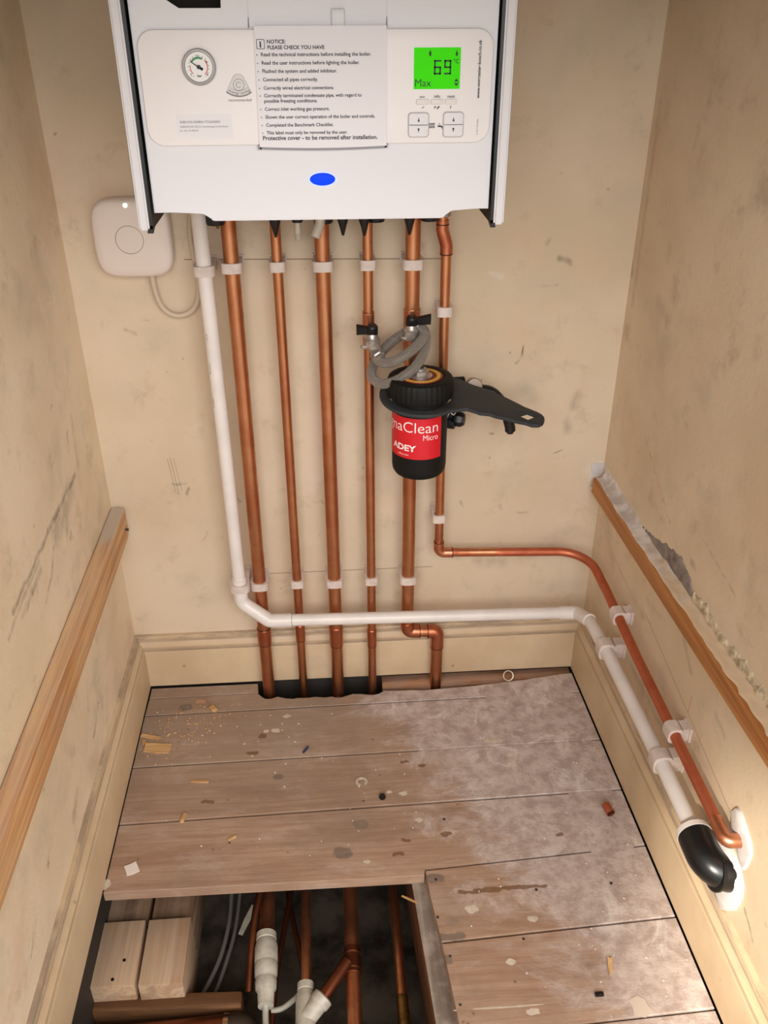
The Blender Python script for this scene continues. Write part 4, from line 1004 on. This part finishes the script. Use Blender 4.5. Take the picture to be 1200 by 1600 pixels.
bm = bmesh.new(); lathe(bm, [(.0240, .6463), (.0240, .6468), (.0295, .6468), (.0295, .6463)], (FX, FYc, 0), n=64, cap=False); link('cap_label_ring', bm, M['yellow'], cl)
bm = bmesh.new(); lathe(bm, [(.0175, .6455), (.0175, .6475), (.0120, .6490), (.0085, .6500), (.0082, .6575), (.0070, .6585), (0, .6585)], (FX, FYc, 0), n=24)
lathe(bm, [(.0125, .6490), (.0125, .6545), (.0110, .6555), (0, .6555)], (FX, FYc, 0), n=6); bv = link('bleed_valve', bm, M['chrome'], fl)
bm = bmesh.new(); lathe(bm, [(.0050, .6584), (.0050, .6589), (0, .6589)], (FX, FYc, 0), n=20); link('bleed_socket', bm, M['black'], bv)
bm = bmesh.new(); box(bm, (.080, -.075, .555), (.135, -.030, .612), .006); tube(bm, [(.12, -.050, .604), (.178, -.045, .6045)], .013, 24); tube(bm, [(.12, -.052, .570), (.160, -.056, .5585)], .010, 20); link('valve_body', bm, M['matt_black'], fl)
bm = bmesh.new(); lathe(bm, [(.0125, -.010), (.0125, .004), (.0110, .006), (0, .0065)], (.1915, -.058, .6075), (0, -1, .35), 30)
link('valve_cap', bm, plain('valve_cap_grey', (142, 126, 112), .45, .2), fl)
bm = bmesh.new(); lathe(bm, [(0, -.012), (.009, -.011), (.0125, -.006), (.0125, .006), (.009, .011), (0, .012)], (.168, -.060, .5535), (1, -.4, 0), 8); lathe(bm, [(0, -.008), (.010, -.006), (.010, .006), (0, .008)], (.158, -.060, .5475), (1, -.4, 0), 8)
link('valve_knob', bm, M['black'], fl)
bm = bmesh.new(); tube(bm, spline([(.196, -.055, .6000), (.212, -.060, .6000), (.222, -.064, .5960), (.232, -.067, .5860), (.2395, -.068, .573), (.2455, -.069, .556), (.2500, -.069, .541), (.2510, -.069, .533)], 6), [.0084]*42+[.0066], 16)
lathe(bm, [(0, .005), (.005, .004), (.007, 0), (.005, -.004), (0, -.005)], (.2508, -.069, .534), (0, 0, 1), 16)
for v in bm.verts:
    if v.co.z < .60: v.co.y = -.068+(v.co.y+.068)*.75
link('valve_lever', bm, M['black'], fl)
bm = bmesh.new(); tube(bm, spline([(.140, -.078, .5585), (.148, -.080, .566), (.152, -.079, .574), (.158, -.080, .570), (.163, -.078, .576)], 6), .0012, 10); link('retaining_wire', bm, M['chrome'], fl)

# loose spanner resting round the canister under the cap
SC = V((FX, FYc, .617))
handle = [(.0562, .0500), (.0672, .0440), (.0835, .0263), (.1014, .0142), (.1212, -.0054), (.1491, -.0395), (.1640, -.0535), (.1698, -.0612), (.1716, -.0690), (.1706, -.0757), (.1665, -.0842), (.1593, -.0893), (.1502, -.0891),
          (.141, -.0823), (.1303, -.0783), (.1154, -.0692), (.1025, -.0636), (.0945, -.0574), (.0809, -.0543), (.0745, -.049), (.0642, -.0423), (.0562, -.0428), (.0464, -.0458)]
a0 = math.atan2(-.0458, .0464); a1 = math.atan2(.05, .0562)-2*PI
ring = [(.0605*math.cos(a0+(a1-a0)*k/56), .0605*math.sin(a0+(a1-a0)*k/56)) for k in range(1, 56)]
inner = [((.0470-(.0012 if (k//3) % 2 else 0))*math.cos(2*PI*k/90), (.0470-(.0012 if (k//3) % 2 else 0))*math.sin(2*PI*k/90)) for k in range(90)]
bm = holed([handle+ring, inner, [(.1335, -.0620), (.1500, -.0540), (.1625, -.0655), (.1465, -.0755)]], .0050, .0006)
for v in bm.verts: v.co = SC+V((v.co.x, v.co.y, v.co.z-.0055-.02*v.co.x+.12*v.co.y))
link('filter_spanner', bm, M['spanner_grey'], label='flat dark grey spanner ringed around the filter canister, handle pointing right', category='spanner')

# filling valves and braided hose
def valve(label, x, hub, lever_to, body_to, root_z):
    t = thing('filling_valve', label, 'valve', (x, PY, root_z), 'filling loop valves')
    bm = bmesh.new(); h = V(hub)
    tube(bm, [(x, PY, h.z-.012), (x+(h.x-x)*.5, (PY+h.y)/2, h.z-.014), (h.x, h.y, h.z-.016)], .0095, 20)
    lathe(bm, [(.0105, -.026), (.0115, -.024), (.0115, -.012), (.009, -.009), (.007, 0)], h, (0, 0, 1), 24)
    tube(bm, [h+V((0, 0, -.018)), V(body_to)], [.0095, .0085], 20)
    tube(bm, [h+V((-.010, -.004, -.024)), h+V((-.0165, -.006, -.021))], .0030, 12)
    link('valve_body', bm, M['chrome'], t)
    d = V(lever_to)-h; L = d.length; d.normalize(); up = V((0, -.25, 1)).normalized(); sd = d.cross(up)
    bm = bmesh.new(); lathe(bm, [(.0075, -.008), (.0085, -.006), (.0085, .007), (.0065, .0095), (0, .010)], h, (0, -.2, 1), 24)
    vs = []
    for s, w, hh in ((0, .0042, .0062), (.35, .0040, .0050), (1, .0050, .0062)):
        c_ = h+d*(L*s)+V((0, 0, .001)); vs.append([bm.verts.new(c_+sd*a*w+up*b*hh) for a, b in ((-1, -1), (1, -1), (1, 1), (-1, 1))])
    for A, B in zip(vs, vs[1:]):
        for k in range(4): bm.faces.new((A[k], A[(k+1) % 4], B[(k+1) % 4], B[k]))
    bm.faces.new(vs[0]); bm.faces.new(vs[-1])
    link('valve_handle', bm, M['black'], t, label='black plastic handle')
    return t
valve('chrome valve at the narrow pipe, black handle turned away from the canister', PX[3], (.0345, -.070, .7030), (.0115, -.070, .7045), (.0405, -.082, .672), .66)
valve('chrome valve on the wide pipe, black handle above the hose loop', PX[4], (.0925, -.068, .7140), (.1205, -.072, .7185), (.0930, -.062, .702), .66)
hs = thing('filling_hose', 'braided steel hose coiled between the two filling valves above the filter', 'hose', (.07, -.085, .63))
hp = [(.0400, -.084, .672), (.0410, -.089, .6655), (.0490, -.104, .6660), (.0667, -.116, .6740), (.0905, -.109, .6870), (.1090, -.086, .6990), (.1060, -.064, .7030), (.0905, -.055, .6970), (.0640, -.055, .6800), (.0440, -.060, .6600),
      (.0330, -.074, .6440), (.0340, -.092, .6370), (.0493, -.108, .6350), (.0762, -.117, .6490), (.0990, -.107, .6660), (.1115, -.084, .6830), (.1125, -.068, .6985), (.1030, -.060, .7065), (.0930, -.062, .7040)]
bm = bmesh.new(); tube(bm, spline(hp, 10), .0073, 24, uv=True); link('braided_hose', bm, M['braid'], hs, angle=80)
for a, b in ((hp[0], hp[2]), (hp[-1], hp[-2])):
    a, b = V(a), V(b); d = (b-a).normalized(); bm = bmesh.new()
    lathe(bm, [(.0098, -.004), (.0102, -.003), (.0102, .007), (.0084, .009), (.0082, .014)], a, d, 6 if a == V(hp[0]) else 24); link('hose_nut', bm, M['chrome'], hs)

# ------------------------------------------------------------------ in the floor hole
bm = bmesh.new(); box(bm, (.0640, -.98, -.12), (.1180, -.13, -.0185), .0015)
for v in bm.verts: v.co.x += -.052*(v.co.y+.45)
for f in bm.faces: f.material_index = 0 if f.normal.z > .5 else 1
link('floor_joist', bm, [M['joist'], M['joist_side']], label='grey dusty joist edge running along the cut boards beside the floor hole', category='joist')
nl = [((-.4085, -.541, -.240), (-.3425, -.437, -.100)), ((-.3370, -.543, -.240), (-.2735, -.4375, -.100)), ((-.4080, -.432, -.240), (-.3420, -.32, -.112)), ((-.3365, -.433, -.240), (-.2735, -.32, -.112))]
bl = ['pale sawn timber block with two nail holes beside the skirting in the hole', 'pale sawn timber block without nail holes in the hole', 'shade-toned timber block tucked under the boards beside the skirting', 'shade-toned timber block tucked under the boards away from the skirting']
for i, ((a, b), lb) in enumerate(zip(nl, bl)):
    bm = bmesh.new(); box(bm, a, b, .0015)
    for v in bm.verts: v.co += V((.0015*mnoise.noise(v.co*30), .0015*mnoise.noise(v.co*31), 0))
    tb = link('timber_block', bm, M['block'] if i < 2 else M['block_shade'], label=lb, category='block', group='timber blocks in the floor hole')
    if i == 0:
        for x, y in ((-.363, -.502), (-.3745, -.531)):
            bm = bmesh.new(); lathe(bm, [(.0024, 0), (.0024, .0006), (0, .0006)], (x, y, -.100), n=12); link('nail_hole', bm, M['black'], tb)
bm = bmesh.new(); box(bm, (-.435, -.5585, -.22), (-.19, -.5330, -.135), .004)
for v in bm.verts: v.co.y += -.045*(v.co.x+.32)
for v in bm.verts: v.co.z += .006*(v.co.x+.32)
link('timber_bearer', bm, M['bearer'], label='rough dark timber bearer lying in front of the pale blocks', category='bearer')
t = thing('copper_main', 'fat dull copper pipe with silver joint in front of the timber bearer', 'pipe', (-.30, -.61, -.15))
bm = bmesh.new(); tube(bm, [(-.44, -.592, -.150), (-.212, -.588, -.142)], .0175, 28); link('pipe_tube', bm, M['copper_old'], t)
bm = bmesh.new(); tube(bm, [(-.214, -.588, -.142), (-.207, -.588, -.142)], .0190, 28); link('joint_ring', bm, M['solder'], t)
bm = bmesh.new(); tube(bm, fillet([(-.209, -.588, -.142), (-.180, -.587, -.141), (-.176, -.64, -.160)], .02), .0185, 24); link('elbow', bm, plain('elbow_dark', (64, 52, 42), .5, .5), t)
# white push-fit fittings
t = thing('plastic_coupling', 'white ribbed push-fit coupling on the first pipe in the hole', 'fitting', (-.155, -.52, -.105), 'white push-fit fittings in the hole')
bm = bmesh.new(); lathe(bm, [(.0120, 0), (.0150, .002), (.0152, .012), (.0142, .013), (.0152, .016), (.0172, .024), (.0172, .046), (.0164, .048), (.0164, .050), (.0172, .052), (.0165, .068), (.0150, .071), (.0150, .074), (.0158, .076), (.0150, .088), (.0120, .092), (.0112, .112), (0, .112)], (-.1565, -.470, -.104), (.035, -1, -.02), 32); link('body', bm, M['fit_white'], t)
bm = bmesh.new(); tube(bm, spline([(-.1525, -.575, -.106), (-.153, -.590, -.112), (-.151, -.612, -.115), (-.146, -.632, -.12), (-.143, -.66, -.13)]), .0045, 14); link('tail', bm, M['fit_white'], t)
t = thing('plastic_tee', 'white push-fit tee with slanting copper branch in the hole', 'fitting', (-.095, -.58, -.105), 'white push-fit fittings in the hole')
bm = bmesh.new(); lathe(bm, [(.0085, 0), (.0118, .002), (.0120, .012), (.0112, .013), (.0128, .018), (.0140, .030), (.0140, .058), (.0150, .066), (.0150, .11), (0, .11)], (-.0965, -.552, -.104), (0, -1, -.04), 28)
tube(bm, [(-.0960, -.605, -.105), (-.0780, -.588, -.098)], [.0135, .0135], 28); lathe(bm, [(.0138, 0), (.0150, .002), (.0150, .012), (.0120, .014)], (-.0790, -.589, -.0985), (.018, .017, .007), 28)
link('body', bm, M['fit_white'], t)
bm = bmesh.new(); tube(bm, [(-.0770, -.587, -.098), (-.0350, -.533, -.090)], R15+.0015, 24); link('branch_pipe', bm, M['copper_old'], t)
bm = bmesh.new(); tube(bm, [(-.0780, -.588, -.0983), (-.0745, -.5845, -.0970)], .0098, 24); link('branch_socket', bm, M['copper_fit'], t)
# thin old pipes and cables
def wire(name, label, cat, pts, r, mat, group=None):
    bm = bmesh.new(); tube(bm, spline(pts, 8), r, 14); o = link(name, bm, mat, label=label, category=cat)
    if group: o['group'] = group
wire('thin_pipe', 'thin bent copper pipe passing beside the white ribbed coupling', 'pipe', [(-.155, -.34, -.075), (-.166, -.40, -.085), (-.1745, -.45, -.095), (-.178, -.50, -.11), (-.180, -.545, -.13)], .0058, M['copper_old'], 'thin old pipes in the hole')
wire('thin_pipe', 'thin brown pipe crossing the hole between the white coupling and tee', 'pipe', [(-.118, -.32, -.13), (-.122, -.38, -.13), (-.132, -.45, -.13), (-.141, -.52, -.13), (-.146, -.60, -.135)], .0042, M['copper_old'], 'thin old pipes in the hole')
wire('thin_pipe', 'thin brown pipe slanting towards the white tee', 'pipe', [(-.130, -.36, -.14), (-.1245, -.40, -.14), (-.112, -.46, -.14), (-.100, -.52, -.145), (-.095, -.55, -.15)], .0042, M['copper_old'], 'thin old pipes in the hole')
wire('grey_cable', 'grey cable sagging close to the pale timber blocks', 'cable', [(-.232, -.28, -.175), (-.226, -.34, -.18), (-.226, -.40, -.18), (-.236, -.46, -.18), (-.256, -.52, -.175)], .0034, M['grey_cable'], 'grey cables in the hole')
wire('grey_cable', 'grey cable sagging further from the pale timber blocks', 'cable', [(-.214, -.28, -.175), (-.212, -.34, -.18), (-.215, -.41, -.18), (-.226, -.47, -.18), (-.240, -.53, -.175)], .0030, M['grey_cable'], 'grey cables in the hole')
wire('white_cable', 'short white cable lying between the coupling and the tee', 'cable', [(-.147, -.575, -.13), (-.130, -.572, -.13), (-.112, -.560, -.128), (-.100, -.545, -.13)], .0040, M['fit_white'])
def stick(name, label, cat, a, b, w, th, mat, group=None, bev=.0003):
    a, b = V(a), V(b); d = (b-a).normalized(); up = V((0, 0, 1)); up = (up-d*up.dot(d)).normalized(); s = d.cross(up)
    bm = bmesh.new(); vs = []
    for p, k in ((a, .8), (a.lerp(b, .5), 1.1), (b, .85)): vs.append([bm.verts.new(p+s*x*w*k/2+up*z*th) for x, z in ((-1, 0), (1, 0), (1, 1), (-1, 1))])
    for A, B in zip(vs, vs[1:]):
        for k in range(4): bm.faces.new((A[k], A[(k+1) % 4], B[(k+1) % 4], B[k]))
    bm.faces.new(vs[0]); bm.faces.new(vs[-1])
    o = link(name, bm, mat, label=label, category=cat)
    if group: o['group'] = group
    return o
stick('white_offcut', 'pale plastic offcut lying deep in the hole near the thin copper pipe', 'offcut', (-.203, -.432, -.160), (-.184, -.385, -.155), .009, .002, M['fit_white'])
stick('wood_splinter', 'pale splinter sticking up from the grey joist edge', 'splinter', (.0480, -.487, -.014), (.0690, -.503, -.010), .0024, .002, M['chip'])
# lath in the gap under the back skirting
bm = bmesh.new(); box(bm, (.050, -.0400, -.030), (.416, -.006, -.0085), .001)
for v in bm.verts: v.co.z += .0012*mnoise.noise(v.co*40)
link('wood_lath', bm, M['lath'], label='brown wooden lath lying in the gap under the back skirting', category='lath')

# ------------------------------------------------------------------ litter on the boards
def flat_bit(name, label, cat, x, y, w, d, rot, th, mat, group=None, jagk=.12, parent=None):
    bm = bmesh.new(); c, s = math.cos(rot), math.sin(rot)
    pl = []
    for px, py in ((-1, -1), (0, -1.05), (1, -1), (1.02, 0), (1, 1), (.1, .96), (-1, 1), (-.97, 0)):
        qx, qy = px*w/2*(1+random.uniform(-jagk, jagk)*.5), py*d/2*(1+random.uniform(-jagk, jagk)); pl.append((x+qx*c-qy*s, y+qx*s+qy*c))
    prism(bm, pl, .0003, .0003+th, 'xy')
    o = link(name, bm, mat, smooth=False, label=label, category=cat)
    if group: o['group'] = group
    return o
G = 'wood chips on the boards'
flat_bit('wood_chip', 'broad flat wood chip by the skirting, largest on the boards', 'chip', -.3505, -.1775, .046, .021, -.12, .003, M['chip'], G)
flat_bit('wood_chip', 'narrow wood chip just behind the broad one', 'chip', -.3665, -.1500, .036, .007, -.30, .003, M['chip'], G)
flat_bit('wood_chip', 'tiny wood chip touching the narrow chip by the skirting', 'chip', -.3760, -.1610, .007, .010, .2, .002, M['chip'], G)
flat_bit('wood_chip', 'dull flat wood chip near the back skirting', 'chip', -.2880, -.0640, .019, .009, -.1, .002, plain('chip_dull', (176, 132, 102), .6), G)
flat_bit('wood_chip', 'curled wood chip between the back skirting and the broad chip', 'chip', -.2645, -.0860, .010, .013, .6, .005, M['chip'], G, .4)
flat_bit('wood_chip', 'straight pale wood sliver lying alone mid-board', 'chip', -.2690, -.2585, .029, .0050, -.10, .002, M['chip'], G)
flat_bit('wood_chip', 'short wood sliver standing across a board joint', 'chip', -.2860, -.3330, .006, .018, -.25, .003, M['chip'], G)
flat_bit('wood_chip', 'little pale wood sliver near the board edge by the hole', 'chip', -.2065, -.3780, .013, .0035, .5, .002, M['chip'], G)
flat_bit('wood_chip', 'bent pale wood chip on the dusty boards beside the hole', 'chip', .3165, -.6230, .006, .022, -.2, .003, M['chip'], G, .35)
flat_bit('paper_scrap', 'small square white paper scrap near the edge of the hole', 'paper', -.3520, -.4225, .0185, .0190, .42, .0012, M['paper'], None, .08)
flat_bit('paper_scrap', 'torn translucent scrap over the joint beside the right skirting', 'paper', .3400, -.6790, .021, .020, .1, .0006, plain('scrap_grey', (196, 180, 166), .6), None, .5)
stick('plastic_sliver', 'dark blue plastic sliver on the boards', 'sliver', (-.0985, -.2065, .0004), (-.0895, -.1930, .0004), .0030, .0025, M['blue'])
bm = bmesh.new(); lathe(bm, [(0, 0), (.0050, .0003), (.0058, .003), (.0048, .0062), (0, .0070)], (.0310, -.3140, 0), n=10); link('black_plug', bm, M['black'], label='little black plug lying near the white washer', category='plug')
bm = bmesh.new(); box(bm, (.2850, -.6640, .0003), (.2965, -.6585, .0045), .001); link('black_plug', bm, M['black'], label='small black plastic bit on the boards beside the hole', category='plug')
bm = bmesh.new(); tube(bm, [(-.001+.0078*math.cos(-1.0+5.5*k/40), -.278+.0078*math.sin(-1.0+5.5*k/40), .0016) for k in range(41)], .0024, 12)
for v in bm.verts: v.co.z = .0003+(v.co.z+.0008)*.45
link('washer', bm, M['steel'], label='pale split washer lying flat on the boards', category='washer')
bm = bmesh.new(); tube(bm, [(.2905+.0092*math.cos(2*PI*k/48), -.040+.0050*math.sin(2*PI*k/48), .0065+.0078*math.sin(2*PI*k/48)) for k in range(49)], .0011, 10, cap=False); link('key_ring', bm, M['steel'], label='white ring leaning in the gap by the back skirting', category='ring')
t = thing('copper_offcut', 'short copper pipe offcut lying by the right skirting', 'offcut', (.388, -.369, 0))
bm = bmesh.new(); tube(bm, [(.3865, -.3590, .0068), (.3900, -.3770, .0068)], .0065, 20, cap=False); tube(bm, [(.3900, -.3770, .0068), (.3865, -.3590, .0068)], .0052, 20, cap=False); link('offcut_tube', bm, M['copper_side'], t)
bm = bmesh.new(); lathe(bm, [(.0050, 0), (.0050, .0004), (0, .0004)], (.3893, -.3735, .0068), (.19, -1, 0), 18); link('offcut_bore', bm, M['black'], t)

def crumbs(name, label, mat, spots, rmin, rmax, seed):
    rnd = random.Random(seed); bm = bmesh.new()
    for cx, cy, sx, sy, n in spots:
        for _ in range(n):
            x, y = rnd.gauss(cx, sx), rnd.gauss(cy, sy)
            if not (-.38 < x < XE(y)-.004 and y < -.074 and (x > .11 or y > -.452)): continue
            r = rnd.uniform(rmin, rmax)
            m = Matrix.Translation((x, y, r*.4)) @ Matrix.Rotation(rnd.uniform(0, 6), 4, 'Z') @ Matrix.Diagonal((1.5, 1, .7, 1))
            bmesh.ops.create_icosphere(bm, subdivisions=1, radius=r, matrix=m)
    link(name, bm, mat, label=label, category='debris', kind='stuff')
crumbs('plaster_crumbs', 'scattered white plaster crumbs over the floorboards', plain('plaster_crumb', (222, 208, 196), .9), [(-.1, -.2, .16, .09, 26), (.2, -.25, .15, .12, 26), (.35, -.3, .04, .15, 40), (.35, -.6, .05, .06, 30), (.2, -.55, .08, .06, 8), (-.25, -.12, .08, .04, 24), (-.05, -.38, .2, .04, 8)], .0005, .0014, 3)
crumbs('sawdust', 'pale sawdust scattered near the wood chips', M['chip'], [(-.31, -.13, .04, .035, 110), (-.26, -.09, .03, .015, 40), (-.35, -.16, .02, .02, 40)], .0006, .0018, 5)

# ------------------------------------------------------------------ light, camera, world
def area(name, loc, target, sx, sy, power, col):
    l = bpy.data.lights.new(name, 'AREA'); l.shape = 'RECTANGLE'; l.size = sx; l.size_y = sy; l.energy = power; l.color = col
    o = bpy.data.objects.new(name, l); COL.objects.link(o); o.location = loc
    o.rotation_euler = (V(target)-V(loc)).to_track_quat('-Z', 'Y').to_euler(); return o
area('doorway_daylight', (.55, -3.0, 1.85), (0, -.2, .5), 4.4, 1.7, 136, (1, .992, .99))
bm = bmesh.new(); box(bm, (-.52, -.82, 1.215), (.60, -.72, TOP)); link('unseen_door_head', bm, WB, kind='structure')  # unseen door head, added low to keep daylight off the upper walls
l = bpy.data.lights.new('sun_patch', 'SPOT'); l.energy = 560; l.spot_size = math.radians(16); l.spot_blend = .7; l.shadow_soft_size = .04; l.color = (1, .93, .78)
o = bpy.data.objects.new('sun_patch', l); COL.objects.link(o); o.location = (-.75, -2.6, 1.5); o.rotation_euler = (V((.47, -.97, .26))-o.location).to_track_quat('-Z', 'Y').to_euler()

w = bpy.data.worlds.new('room_light'); S.world = w; w.use_nodes = True
w.node_tree.nodes['Background'].inputs[0].default_value = (1, .97, .93, 1); w.node_tree.nodes['Background'].inputs[1].default_value = .75

cam = bpy.data.cameras.new('camera'); cam.sensor_fit = 'AUTO'; cam.sensor_width = 36; cam.lens = 1378.4/1600*36; cam.clip_start = .01
co = bpy.data.objects.new('camera', cam); COL.objects.link(co); S.camera = co
P_, Y_, R0 = .5286, .0684, -.002
f = V((math.sin(Y_)*math.cos(P_), math.cos(Y_)*math.cos(P_), -math.sin(P_))); r = V((math.cos(Y_), -math.sin(Y_), 0)); u = r.cross(f)
r2 = r*math.cos(R0)+u*math.sin(R0); u2 = u*math.cos(R0)-r*math.sin(R0)
co.matrix_world = Matrix(((r2.x, u2.x, -f.x, -.034), (r2.y, u2.y, -f.y, -1.316), (r2.z, u2.z, -f.z, 1.125), (0, 0, 0, 1)))

S.view_settings.view_transform = 'Standard'; S.view_settings.look = 'None'; S.view_settings.gamma = 1; S.view_settings.use_curve_mapping = False
S.view_settings.exposure = 0.0
S.cycles.max_bounces = 8; S.cycles.diffuse_bounces = 5; S.cycles.use_denoising = True
